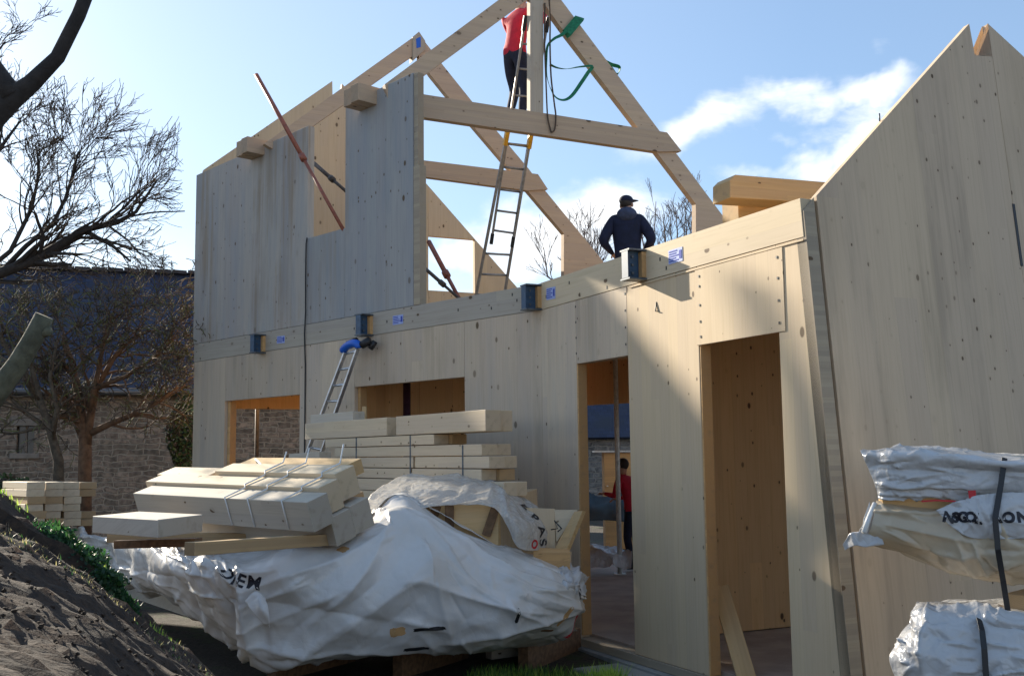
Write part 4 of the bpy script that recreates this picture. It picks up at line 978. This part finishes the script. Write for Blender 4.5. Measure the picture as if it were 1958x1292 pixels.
ua.link('film_upper','film_white',up_,20,14,0.006,4.,11,fac=.006,cr=creases(60,31,2.4,4,.4,.9,(.006,.022),(.04,.12),(.3,1.2))+creases(26,32,5,4,.0,.12,(.006,.018),(.05,.12),(1,3.)))
ub=Patch([
 [(1676,955,5.28),(1672,972,5.2),(1668,1000,5.18),(1660,1020,5.2),(1655,1040,5.3)],
 [(1720,962,5.2),(1722,980,5.12),(1722,1010,5.1),(1718,1035,5.12),(1712,1055,5.25)],
 [(1790,972,5.16),(1795,985,5.06),(1795,1020,5.03),(1790,1060,5.06),(1785,1085,5.2)],
 [(1840,958,5.12),(1845,975,5.0),(1850,1020,4.97),(1850,1075,5.0),(1850,1102,5.15)],
 [(1880,944,5.1),(1885,965,4.97),(1890,1020,4.93),(1895,1080,4.97),(1900,1110,5.12)],
 [(1960,943,5.05),(1960,965,4.93),(1962,1020,4.9),(1965,1080,4.93),(1965,1112,5.1)],
 [(2080,945,5.0),(2080,965,4.88),(2082,1020,4.85),(2085,1085,4.88),(2085,1120,5.05)]])
ub.link('film_lower','film_tan',up_,18,16,.010,2.5,13,fac=.010,cr=creases(30,33,6,4,.5,.6,(.006,.022),(.05,.16),(.6,2.),((.6,1.9,3.4,2.3,.03,.14),(1.2,3.0,4,2.6,.025,.15),(2.4,2.,3.2,3.3,.03,.12),(3.2,2.2,3.9,3.4,.03,.1),(0,1.2,3.0,.9,.03,.1))))
uc=Patch([
 [(1790,975,5.0),(1800,985,4.99),(1812,1000,4.98)],
 [(1838,955,4.98),(1845,985,4.95),(1850,1025,4.95)],
 [(1885,944,4.95),(1890,985,4.91),(1893,1030,4.92)],
 [(1960,942,4.92),(1960,985,4.88),(1960,1030,4.89)],
 [(2080,942,4.87),(2080,985,4.83),(2080,1035,4.84)]])
uc_=uc.link('film_flap','film_white',up_,18,18,.005,4.,17,fac=.006,cr=creases(60,34,4,2,1.0,.5,(.006,.02),(.03,.09),(.3,1.2),fan=(2.2,2.6)))
letters(up_,uc,[('N',.35,1.2,-.1),('S',.62,1.15,-.15),('G',.9,1.1,-.1),('O',1.25,1.1,-.1),('L',1.6,1.15,-.15),('A',2.25,1.12,.1),('O',2.62,1.1,.08),('N',2.95,1.08,.05)],.062,'letter',off=.028)
link('red_corner',strapmesh([at(1852,945,4.97),at(1866,944,4.97)],.035,.004),'red_mark',up_)
link('red_print',strapmesh([at(1762,958,5.03),at(1790,956,5.02),at(1828,958,5.0)],.008,.004),'red_mark',up_)
# exposed timber face in the tear
quadbox('exposed_timber',((1686,950),(1850,938),(1850,985),(1690,968)),(5.2,5.1,5.1,5.2),.3,'wood_orange',up_)
q=[at(1690,900,5.3),at(2080,900,5.1),at(2300,900,6.4),at(1800,900,6.6)]
hexa('timber_core',[(p.x,p.y,at(1800,1050,5.2).z) for p in q]+[(p.x,p.y,at(1800,872,5.2).z) for p in q],'wood_beam_grey',up_)
tw=Patch([[(1612,1040,5.3),(1618,1050,5.3)],[(1628,1018,5.25),(1636,1042,5.22)],[(1645,1012,5.2),(1655,1045,5.2)],[(1662,960,5.25),(1690,1040,5.15)]])
tw.link('twisted_tail','film_white',up_,8,8,.03,9,21)
tube('twisted_cord',[at(1652,1018,5.18),at(1662,990,5.2),at(1674,962,5.22)],.014,'strap_white',up_,6)
strap_px('strap',[(1921,875,4.96),(1914,925,4.93),(1903,990,4.88),(1908,1050,4.87),(1918,1110,4.95),(1930,1185,5.0)],.026,'black','',up_)
lw=empty('wrapped_pack',at(1830,1292,5.0),'lower timber pack in shiny crumpled film, below the printed pack in front of the gable','wrapped pack')
la=Patch([
 [(1760,1152,5.5),(1752,1153,5.2),(1735,1190,5.1),(1715,1225,5.05),(1700,1255,5.0),(1710,1290,5.0),(1720,1340,5.0)],
 [(1800,1149,5.7),(1775,1158,5.05),(1772,1190,4.9),(1760,1225,4.87),(1755,1260,4.85),(1755,1295,4.85),(1755,1345,4.85)],
 [(1870,1146,5.7),(1860,1166,4.98),(1858,1200,4.85),(1855,1230,4.82),(1855,1262,4.8),(1855,1298,4.8),(1855,1345,4.8)],
 [(1930,1145,5.7),(1935,1178,4.9),(1935,1205,4.8),(1935,1235,4.77),(1935,1265,4.75),(1935,1300,4.75),(1935,1345,4.75)],
 [(2080,1150,5.6),(2080,1190,4.8),(2080,1210,4.7),(2080,1240,4.68),(2080,1270,4.66),(2080,1300,4.66),(2080,1345,4.66)]])
la.link('shiny_film','film_white',lw,22,14,.006,3.5,23,fac=.008,cr=creases(80,35,4,6,.8,.9,(.006,.024),(.04,.13),(.3,1.4),((1.0,1.,1.1,5,.05,.1),(1,1,3.9,1.2,.04,.08))))
q=[at(1790,1250,5.05),at(2080,1250,4.9),at(2200,1250,5.5),at(1800,1250,5.6)]
hexa('timber_core',[(p.x,p.y,.0) for p in q]+[(p.x,p.y,at(1840,1185,5.0).z-.03) for p in q],'wood_beam_grey',lw)
strap_px('strap',[(1872,1182,4.86),(1878,1205,4.79),(1882,1240,4.76),(1886,1300,4.75),(1888,1345,4.75)],.026,'black','',lw)
a=at(1948,1165,5.1); beam('spacer_block',a,a+V((.5,.5,0)),.13,.135,'wood_beam_end',label='wooden spacer between the upper and lower wrapped packs',cat='spacer')
# leaning board in the tall doorway
a=at(1376,1122,8.75); b=at(1430,1335,8.25)
beam('leaning_board',V((b.x,b.y,Z0+.0)),a,.045,.14,'wood_orange',side=V((1,-.2,0)),label='yellowish board leaning inside the left side of the tall doorway',cat='board')
# things through the narrow doorway
fp=Patch([[(1118,1050,15.6),(1118,1072,15.2),(1118,1088,15.0)],[(1145,1040,15.6),(1145,1060,15.2),(1145,1085,15.0)],[(1175,1048,15.6),(1178,1065,15.2),(1180,1082,15.0)],[(1205,1050,15.6),(1207,1068,15.2),(1207,1085,15.0)]])
fp.link('foil_heap','film_white',None,12,10,.12,3.5,31,label='heap of crumpled clear foil lying on the floor beyond the narrow doorway',cat='foil')
tp2=Patch([[(1100,925,19.5),(1100,960,19.3),(1100,995,19.2)],[(1130,945,19.5),(1130,970,19.3),(1130,995,19.2)],[(1165,948,19.5),(1165,970,19.3),(1165,995,19.2)],[(1200,925,19.5),(1200,960,19.3),(1200,1000,19.2)]])
tp2.link('dark_tarpaulin','tarp_dark',None,8,8,.08,2.5,33,label='dark blue tarpaulin hanging outside beyond the narrow doorway',cat='tarpaulin')
a=at(1155,860,19.8); b=at(1215,860,19.8)
cb=empty('site_cabinet',V((a.x,19.8,-.15)),'brown wooden cabinet standing outside beyond the narrow doorway','cabinet')
link('body',boxes([(Matrix.Translation(((a.x+b.x)/2,20.1,.73)),b.x-a.x,.5,1.75)]),'wood_jamb',cb)
link('top',boxes([(Matrix.Translation(((a.x+b.x)/2-.05,20.1,1.63)),b.x-a.x+.25,.6,.03)]),'prop_grey',cb)
link('handle',boxes([(Matrix.Translation((a.x+.05,19.82,1.0)),.03,.03,.02)]),'prop_grey',cb)
# ---------------- setting ----------------
def gz(x,y):
    z=-.20+.03*noise.noise(V((x*.7,y*.7,0)))
    return z
bm=bmesh.new(); N=90
xs=[-200,-120,-60,-35]+[-22+44*i/N for i in range(N+1)]+[35,60,120,200]; ys=[-40,-15]+[-4+34*i/N for i in range(N+1)]+[45,80,160,400]
G=[[bm.verts.new((x,y,gz(x,y) if abs(x)<25 and -5<y<31 else -.2)) for y in ys] for x in xs]
for i in range(len(xs)-1):
    for j in range(len(ys)-1): bm.faces.new((G[i][j],G[i+1][j],G[i+1][j+1],G[i][j+1]))
me=D.meshes.new('m'); bm.to_mesh(me); bm.free(); link('ground',me,'ground',smooth=True,kind='structure')
# soil mound: silhouette as a slice at y=5
sil=[(-60,905),(0,938),(60,985),(130,1022),(185,1075),(215,1105),(245,1152),(300,1200),(350,1238),(410,1290),(470,1345),(560,1440),(700,1500)]
sil1=[(-60,985),(0,1008),(60,1035),(130,1075),(185,1110),(240,1160),(300,1205),(350,1240),(410,1292),(470,1345),(560,1440),(700,1500)]
SLb=[(at(x,y,5.6).x,at(x,y,5.6).z) for x,y in sil]; SLf=[(at(x,y,4.7).x,at(x,y,4.7).z) for x,y in sil1]
def hs(SL,x):
    if x<=SL[0][0]: return SL[0][1]+.25*(SL[0][0]-x)
    for (a,za),(b,zb2) in zip(SL,SL[1:]):
        if a<=x<=b: return za+(zb2-za)*(x-a)/(b-a)
    return -.5
def ridge(SL,yc,x,y,k):
    if y<=yc: return (1.6-(1.6-hs(SL,x*yc/max(y,.5)))*y/yc-.10*(yc-y)-.02)
    return hs(SL,x)-k*(y-yc)**1.15
def hm(x,y):
    f=ridge(SLf,4.7,x,y,.9); g=ridge(SLb,5.6,x,y,.75)-(.12 if y<5.2 else 0)
    z=max(f,g if y>4.7 else -9,)
    z=min(z,1.9)
    z+= .045*noise.noise(V((x*2.2,y*2.2,1)))+.03*noise.noise(V((x*7,y*7,3)))+.020*noise.noise(V((x*19,y*19,3)))+.010*noise.noise(V((x*41,y*41,3)))
    return max(z,-.5)
bm=bmesh.new(); nx,ny=170,150; x0,x1_,y0,y1q=-5.2,.3,1.4,8.2
G=[[bm.verts.new((x0+(x1_-x0)*i/nx,y0+(y1q-y0)*j/ny,hm(x0+(x1_-x0)*i/nx,y0+(y1q-y0)*j/ny))) for j in range(ny+1)] for i in range(nx+1)]
for i in range(nx):
    for j in range(ny): bm.faces.new((G[i][j],G[i+1][j],G[i+1][j+1],G[i][j+1]))
me=D.meshes.new('m'); bm.to_mesh(me); bm.free(); link('soil_bank',me,'soil',smooth=True,kind='structure')
WEEDS=[]
# grass
def blades(name,spots,n,h,mats,spread,lab,cat,w=.006,seed=1,lean=.5):
    rr=random.Random(seed); vs=[];fs=[];mi=[]
    for k in range(n):
        (cx_,cy_,rad,zf)=spots[rr.randrange(len(spots))]; a=rr.uniform(0,6.283); r=rad*math.sqrt(rr.random())
        x=cx_+math.cos(a)*r; y=cy_+math.sin(a)*r; z=zf(x,y)-.01; hh=h*rr.uniform(.4,1.15); az=rr.uniform(0,6.283); ln=rr.uniform(.1,lean)*hh
        dx,dy=math.cos(az),math.sin(az); px_,py_=-dy*w,dx*w; b=len(vs)
        vs+=[(x-px_,y-py_,z),(x+px_,y+py_,z),(x+dx*ln*.35+px_*.8,y+dy*ln*.35+py_*.8,z+hh*.55),(x+dx*ln*.35-px_*.8,y+dy*ln*.35-py_*.8,z+hh*.55),(x+dx*ln,y+dy*ln,z+hh)]
        fs+=[(b,b+1,b+2,b+3),(b+3,b+2,b+4)]; q=rr.randrange(len(mats)); mi+=[q,q]
    me=D.meshes.new('m'); me.from_pydata(vs,[],fs); me.update()
    for m_ in mats: me.materials.append(M[m_])
    for p,q in zip(me.polygons,mi): p.material_index=q
    o=link(name,me,None,kind='stuff',label=lab,cat=cat); return o
def grassmat(name,c1,tr=.45):
    m,t=newmat(name); p=t.n('ShaderNodeBsdfPrincipled',{'Base Color':(*c1,1),'Roughness':.5}); q=t.n('ShaderNodeBsdfTranslucent',{'Color':(*[min(1,x*1.6) for x in c1],1)})
    mx=t.n('ShaderNodeMixShader',{0:tr}); t.t.links.new(p.outputs[0],mx.inputs[1]); t.t.links.new(q.outputs[0],mx.inputs[2])
    t.t.links.new(mx.outputs[0],t.n('ShaderNodeOutputMaterial').inputs[0]); MATS[name]=m
grassmat('g1',(.10,.22,.03)); grassmat('g2',(.34,.46,.08)); grassmat('g3',(.03,.085,.02)); grassmat('g4',(.30,.27,.13)); grassmat('g5',(.015,.055,.02))
ga=at(1150,1275,8.35); gb=at(1040,1250,8.7); gc=at(960,1250,8.8); ge=at(1200,1290,8.0)
blades('grass',[(ga.x,ga.y,.30,gz),(ga.x-.1,ga.y-.1,.22,gz),(gb.x,gb.y,.34,gz),(gc.x,gc.y,.3,gz),(ge.x-.1,ge.y-.1,.2,gz)],4200,.12,['g1','g2','g1','g3'],0,'bright green grass tufts by the threshold of the narrow doorway','grass',.005,3)
gt=at(1140,1290,8.0); gt2=at(1165,1285,8.1)
blades('grass_tuft',[(gt.x,gt.y,.16,gz),(gt2.x,gt2.y,.10,gz)],900,.24,['g2','g1','g2'],0,'tall bright green grass tuft at the bottom edge in front of the kerb','grass',.006,9,.7)
mspots=[]
for x_,y_,d_,r_ in ((120,1045,5.5,.12),(150,1065,5.5,.25),(190,1100,5.5,.2),(215,1130,5.45,.14),):
    p=at(x_,y_,d_); mspots.append((p.x,p.y,r_,hm))
blades('weeds',mspots,3000,.035,['g5','g5','g5','g3','g3'],0,'dark green weeds growing over the back of the soil bank','weeds',.006,4,1.0)
sp2=[]
for i in range(60):
    x_=R.uniform(0,420); p=at(x_,1010+max(0,x_-30)*.72,4.6); sp2.append((p.x,p.y,.16,hm))
blades('dry_grass',sp2,700,.028,['g4','g4','g3','twig_pale'],0,'thin dry grass stalks along the crest of the soil bank','grass',.0022,5,1.3)
p=at(315,1225,4.8); q=at(10,940,5.6)
blades('grass_tufts',[(p.x,p.y,.07,hm),(q.x,q.y,.12,hm),(at(215,1135,5.45).x,5.4,.05,hm)],220,.05,['g2','g1'],0,'small sunlit grass tufts on the soil bank','grass',.004,6)
for i_,(x_,y_,d_,rx_,rz_,n_,lb_) in enumerate(((95,1045,5.3,.16,.10,1500,'dark green weed clump highest on the back of the soil bank'),(150,1090,5.25,.16,.13,1700,'dark green weed clump in the middle of the soil bank edge'),(195,1125,5.2,.12,.10,1300,'dark green weed clump lowest on the soil bank, against the white sheeting'))):
    WEEDS.append((x_,y_,d_,rx_,rz_,n_,lb_))
# clods on the bank
bm=bmesh.new()
for i in range(900):
    y=R.uniform(2.6,5.2); x=R.uniform(-2.6,-.9)*y/5; z=hm(x,y)
    r=R.uniform(.003,.010); r_=bmesh.ops.create_icosphere(bm,subdivisions=1,radius=r,matrix=Matrix.Translation((x,y,z+r*.2))@Matrix.Diagonal((1,R.uniform(.7,1.3),.7,1)))
    for v in r_['verts']: v.co+=V((R.uniform(-1,1),R.uniform(-1,1),R.uniform(-1,1)))*r*.3
me=D.meshes.new('m'); bm.to_mesh(me); bm.free(); link('soil_clods',me,'soil',kind='stuff',label='clods of earth scattered over the soil bank',cat='soil')
# kerb slabs
for i in range(4):
    s=1.55+i*.62; o=panel('paving_slab',FR,rect(s,s+.60,-.30,-.185+.005*i),-.55,-.10,'concrete',None,.01,label='%s grey paving slab along the wall foot by the doorways'%['furthest','second furthest','second nearest','nearest'][i],cat='slab',group='paving slabs along the wall foot')
# ---------------- barn ----------------
dS=V((.958,.285,0)).normalized(); FS=frame(at(0,757,23.2),dS); FS.translation=V((FS.translation.x,FS.translation.y,0))
ze=at(0,748,23.2).z
barn=empty('stone_barn',FS.translation,'old stone barn with dark slate roof behind the trees at the left','barn')
ps_=panel
win=plane_uz(FS,30,866); win2=plane_uz(FS,66,814)
xr=8.2
for poly in (rect(-12,win[0],-.3,ze),rect(win2[0],xr,-.3,ze),rect(win[0],win2[0],-.3,win[1]),rect(win[0],win2[0],win2[1],ze)):
    panel('wall',FS,poly,0,.5,'stone',barn,0)
w_=panel('window',FS,rect(win[0],win2[0],win[1],win2[1]),.22,.26,'glass_dark',barn,0)
panel('frame',FS,rect(win[0]-.12,win2[0]+.12,win2[1]+.002,win2[1]+.22),-.03,-.002,'lintel',w_,.01)
panel('frame',FS,rect(win[0]-.12,win2[0]+.12,win[1]-.12,win[1]-.002),-.05,-.002,'lintel',w_,.01)
cx_=(win[0]+win2[0])/2
panel('frame',FS,rect(cx_-.02,cx_+.02,win[1],win2[1]),.17,.215,'lintel',w_,0)
zr=at(0,519,27.4).z
inS=FS.col[1].to_3d()
rp_=frame(FS.translation+V((0,0,ze-.05))-inS*.25,dS,(inS*4.3+V((0,0,zr-ze))).normalized())
Lr=math.hypot(4.3,zr-ze)+.2
panel('roof',rp_,rect(-12.5,xr+.2,0,Lr),-.0,.06,'slate',barn,0)
rq=frame(FS.translation+V((0,0,zr))+inS*4.1,dS,(inS*4.3-V((0,0,zr-ze))).normalized())
panel('roof',rq,rect(-12.5,xr+.2,0,Lr),-.06,.0,'slate',barn,0)
panel('gable_wall',frame(FS.translation+dS*xr,inS),[(.2,-.3),(8.2,-.3),(8.2,ze-.1),(4.2,zr-.25),(.2,ze-.1)],-.3,-.01,'stone',barn,0)
gp=[FS@V((x,-.32,ze-.02)) for x in (-12.4,xr+.1)]
tube('gutter',gp,.07,'gutter',barn,8)
L=[]
for i in range(52):
    x=-12.4+i*.4
    L.append((FS@Matrix.Translation((x,4.1,zr+.05))@Matrix.Rotation(.05,4,'Y'),.37,.26,.09))
link('ridge_tiles',boxes(L),'terracotta',barn)
# second stone house behind the narrow doorway
FH=frame(V((-1.5,31,0)),V((1,.05,0)))
sh=empty('stone_house',FH.translation+V((0,0,-.2)),'bluish stone house with a low slate roof seen far through the narrow doorway','house')
panel('wall',FH,rect(0,16,-.3,2.1),0,.4,'stone_grey',sh,0)
rr_=frame(FH.translation+V((-.3,-.3,2.05)),V((1,.05,0)),V((0,.82,.57)))
panel('roof',rr_,rect(0,16.6,0,3.4),0,.06,'slate',sh,0)
# ---------------- trees ----------------
def tree_segments(rr,p,d,L,r,depth,out,spreadA=.55,grav=.0,kids=(2,4),shrink=.72,wig=.22,seg=5,minr=.0035,bias=None):
    pts=[p.copy()];rs=[r]
    for i in range(seg):
        d=(d+V((rr.gauss(0,wig),rr.gauss(0,wig),rr.gauss(0,wig)+grav))*.5).normalized()
        if bias: d=(d+bias*.06).normalized()
        p=p+d*L/seg; pts.append(p.copy()); rs.append(max(minr,r*(1-.45*(i+1)/seg)))
    out.append((pts,rs,depth))
    if depth<=0: return
    n=rr.randint(*kids)+1
    for k in range(n):
        i=rr.randint(2,seg) if k else seg
        q=pts[i]; ax=V((rr.gauss(0,1),rr.gauss(0,1),rr.gauss(0,1))).normalized()
        ang=rr.uniform(.25,1.)*spreadA*1.6
        nd=(Matrix.Rotation(ang,3,ax)@d).normalized()
        tree_segments(rr,q,nd,L*shrink*rr.uniform(.75,1.15),max(minr,rs[i]*.68),depth-1,out,spreadA,grav,kids,shrink,wig,seg,minr,bias)
def make_tree(name,limbs,lab,depth,matT,matC,seed,trunk_depth=1,mats2=None,xmax=9.,**kw):
    """limbs: list of (polyline pts, r0, r1) for the big wood, twigs grown from their points"""
    rr=random.Random(seed); segs=[]
    chains=[]
    for pts,r0,r1,nt,tl in limbs:
        n=len(pts); rs=[r0+(r1-r0)*i/(n-1) for i in range(n)]
        chains.append(([V(p) for p in pts],rs))
        for k in range(nt):
            s=rr.uniform(.25,1.)*(n-1); i=min(int(s),n-2); q=V(pts[i]).lerp(V(pts[i+1]),s-i); d=(V(pts[i+1])-V(pts[i])).normalized()
            ax=V((rr.gauss(0,1),rr.gauss(0,1),rr.gauss(0,1))).normalized(); nd=(Matrix.Rotation(rr.uniform(.3,1.2),3,ax)@d).normalized()
            tree_segments(rr,q,nd,tl*rr.uniform(.6,1.2),max(.006,(r0+(r1-r0)*s/(n-1))*.5),depth,segs,**kw)
    base=V(limbs[0][0][0]); e=empty(name,base,lab,'tree')
    tr=[([p-base for p in a],b) for a,b in chains]
    link('trunk',tubes(tr,10),matT,e,Matrix.Translation(base),smooth=True)
    big=[([p-base for p in a],b) for a,b,dp in segs if dp>=depth and all(p.x/p.y<xmax+.01 for p in a)]
    small=[([p-base for p in a],b) for a,b,dp in segs if dp<depth]
    small=[q for q in small if all((p.x+base.x)/(p.y+base.y)<xmax for p in q[0])]
    link('branches',tubes(big,6),matT,e,Matrix.Translation(base),smooth=True)
    if mats2 is None: link('crown',tubes(small,3),matC,e,Matrix.Translation(base))
    else:
        k=len(small)//len(mats2)+1
        for i,mm in enumerate(mats2): link('crown',tubes(small[i::len(mats2)],3),mm,e,Matrix.Translation(base))
    print(name,len(segs)); return e
def PX(l,d): 
    out=[]
    for q in l: out.append(at(q[0],q[1],q[2] if len(q)>2 else d))
    return out
# T1 big bare tree left, limbs reaching right over the barn
root=at(-260,930,13); root.z=-.3
make_tree('bare_tree',[
  ([root]+PX([(-230,700),(-150,580),(0,522),(60,500),(110,470),(160,440),(225,425),(260,405),(300,345)],13.2),.10,.012,24,.62),
  (PX([(0,522),(50,470),(100,430),(125,380),(140,330),(150,290)],13.2),.035,.012,18,.55),
  (PX([(-120,560),(-60,420),(-30,330),(10,270),(40,230)],13.4),.05,.012,7,.5),
  (PX([(-60,545),(20,480),(60,400),(75,330),(70,280)],12.8),.035,.01,14,.5),
  (PX([(160,440),(215,470),(250,500)],13.2),.03,.012,6,.3),
  (PX([(-100,560),(-60,250),(-20,120),(10,80)],13.4),.04,.01,6,.4)],
  'large bare tree at the far left reaching its twigs over the barn roof',3,'bark_dark','twig',11,xmax=-.312,spreadA=.5,kids=(2,3),shrink=.68,wig=.28,minr=.0035,bias=V((.25,0,.3)))
# T2 shrubby trees in front of barn
r2=at(165,935,17.0); r2.z=-.3
make_tree('shrub_tree',[
  ([r2]+PX([(163,860),(160,820),(150,760),(140,700),(120,640)],17.0),.12,.03,13,.8),
  (PX([(165,850),(172,800),(185,740),(220,680),(260,640)],17.0),.08,.02,14,.75),
  (PX([(168,830),(210,810),(260,790),(300,770),(340,740)],17.0),.06,.02,13,.6),
  (PX([(158,830),(130,780),(100,720),(70,660)],17.0),.07,.02,13,.7),
  (PX([(185,740),(240,720),(300,680),(340,640)],16.8),.04,.015,14,.7),
  (PX([(172,780),(190,700),(200,640),(215,600)],16.8),.05,.015,12,.6)],
  'spreading reddish trunked bare tree in front of the barn wall, densest with twigs',3,'bark_red','twig',21,spreadA=.75,kids=(2,3),shrink=.66,wig=.45,minr=.006,mats2=['twig','twig_pale','twig_green','twig'],bias=V((0,0,-.1)))
r3=at(118,935,16.2); r3.z=-.3
make_tree('shrub_tree',[
  ([r3]+PX([(112,880),(95,820),(75,760),(60,700),(40,640)],16.0),.09,.02,13,.7),
  (PX([(100,830),(110,780),(95,720),(110,650)],16.0),.05,.015,7,.6),
  (PX([(70,750),(30,700),(0,640),(-20,590)],16.0),.05,.015,7,.6),
  (PX([(95,820),(50,790),(10,750),(-30,720)],16.0),.04,.015,6,.6)],
  'thin leaning bare tree left of the reddish trunked one, before the barn window',3,'bark','twig',22,spreadA=.75,kids=(2,3),shrink=.66,wig=.42,minr=.0055,mats2=['twig','twig_green','twig_pale'],bias=V((0,0,-.1)))
eD=V((1.1,-2.29,-2.25)).normalized(); Nn=eD.cross(Sd).normalized(); Nn=Nn if Nn.x>0 else -Nn  # unseen trunk and limb, added to cast the slanting shadows on the right wall
cA=V((.97,9.44,3.1))+Sd*25.5; off_=Nn*.62
e=empty('shadow_trunk',cA+eD*14+off_,'thick leaning trunk added out of view at the left to cast the diagonal wall shadow','tree')
tube('trunk',[cA-eD*.5+off_,cA+eD*3+off_,cA+eD*8+off_,cA+eD*17+off_-V((3,0,0))],[.5,.6,.62,.66],'bark_dark',e,14)
tube('limb',[cA-Nn*.62-eD*.2,cA-Nn*.42+eD*1.3,cA-Nn*.10+eD*2.9,cA+off_+eD*4.6],[.07,.10,.12,.16],'bark_dark',e,10)
# foreground sawn branch
e=empty('sawn_branch',at(-60,830,3.1),'thick mossy sawn off branch stub leaning in from the left edge','branch')
tube('limb',PX([(-60,820),(0,742),(35,695),(62,650),(85,604)],3.1),[.038,.032,.03,.029,.027],'bark_near',e,14)
tube('side_stub',PX([(66,640),(88,634),(97,632)],3.1),[.018,.016,.013],'bark_near',e,10)
tube('side_stub',PX([(45,678),(38,660)],3.1),[.012,.008],'bark_near',e,8)
e=empty('dark_limb',at(-60,260,2.4),'dark out of focus forked limb at the top left corner','branch')
tube('limb',PX([(-80,330),(-20,225),(20,190),(60,160),(110,110),(150,30),(185,-60)],2.4),[.045,.034,.027,.021,.017,.016,.015],'bark_dark',e,14)
tube('limb',PX([(25,190),(5,160),(-15,130),(-60,60)],2.4),[.032,.026,.024,.022],'bark_dark',e,12)
# far twiggy trees behind the house
def far_tree(x,ytop,w,d,seed,lab,n=7):
    rr=random.Random(seed); base=at(x,880,d); base.z=-.3
    limbs=[([base]+PX([(x,700),(x,600)],d),.22,.12,0,1.)]
    for i in range(n):
        xx=x+rr.uniform(-1,1)*w; limbs.append((PX([(x+(xx-x)*.3,620),(x+(xx-x)*.7,540),(xx,ytop+60+rr.uniform(0,50)),(xx+rr.uniform(-8,8),ytop+rr.uniform(0,50))],d),.045,.01,7,.55))
    make_tree('bare_tree',limbs,lab,2,'twig_far','twig_far',seed,spreadA=.4,kids=(2,3),shrink=.7,wig=.14,minr=.006,bias=V((0,0,.6)))
far_tree(1100,430,60,30,41,'bare tree far off between the farther truss foot and the man in navy')
far_tree(1280,385,55,32,42,'bare tree far off right of the man in navy',9)
# ivy and bushes at barn foot
def bush(name,x,y,d,rx,rz,n,lab,mats,seed,sz=(.02,.05)):
    rr=random.Random(seed); c=at(x,y,d); vs=[];fs=[];mi=[]
    for i in range(n):
        v=V((rr.gauss(0,1),rr.gauss(0,1),rr.gauss(0,1))); v.normalize(); v*=rr.random()**.4
        p=V((c.x+v.x*rx*(1+.3*math.sin(v.z*5+seed)),c.y+v.y*rx*.5,c.z+v.z*rz)); s=rr.uniform(*sz); a=V((rr.gauss(0,1),rr.gauss(0,1),rr.gauss(0,1))).normalized()*s; b_=a.orthogonal().normalized()*s*.6
        b=len(vs); vs+=[tuple(p-a),tuple(p+b_),tuple(p+a),tuple(p-b_)]; fs.append((b,b+1,b+2,b+3)); mi.append(rr.randrange(len(mats)))
    me=D.meshes.new('m'); me.from_pydata(vs,[],fs); me.update()
    for m_ in mats: me.materials.append(M[m_])
    for p,q in zip(me.polygons,mi): p.material_index=q
    link(name,me,None,label=lab,cat='shrub')
bush('ivy',350,840,20.0,.28,1.0,2600,'ivy climbing the barn wall beside the corner of the timber house',['ivy','leaf','twig'],51)
bush('bush',5,945,15.5,.5,.3,900,'low bush at the barn foot at the left edge',['leaf','ivy','twig'],53)

for i_,(x_,y_,d_,rx_,rz_,n_,lb_) in enumerate(WEEDS): bush('weed_clump',x_,y_,d_,rx_,rz_,n_,lb_,['g5','g3','leaf'],60+i_,(.006,.018))
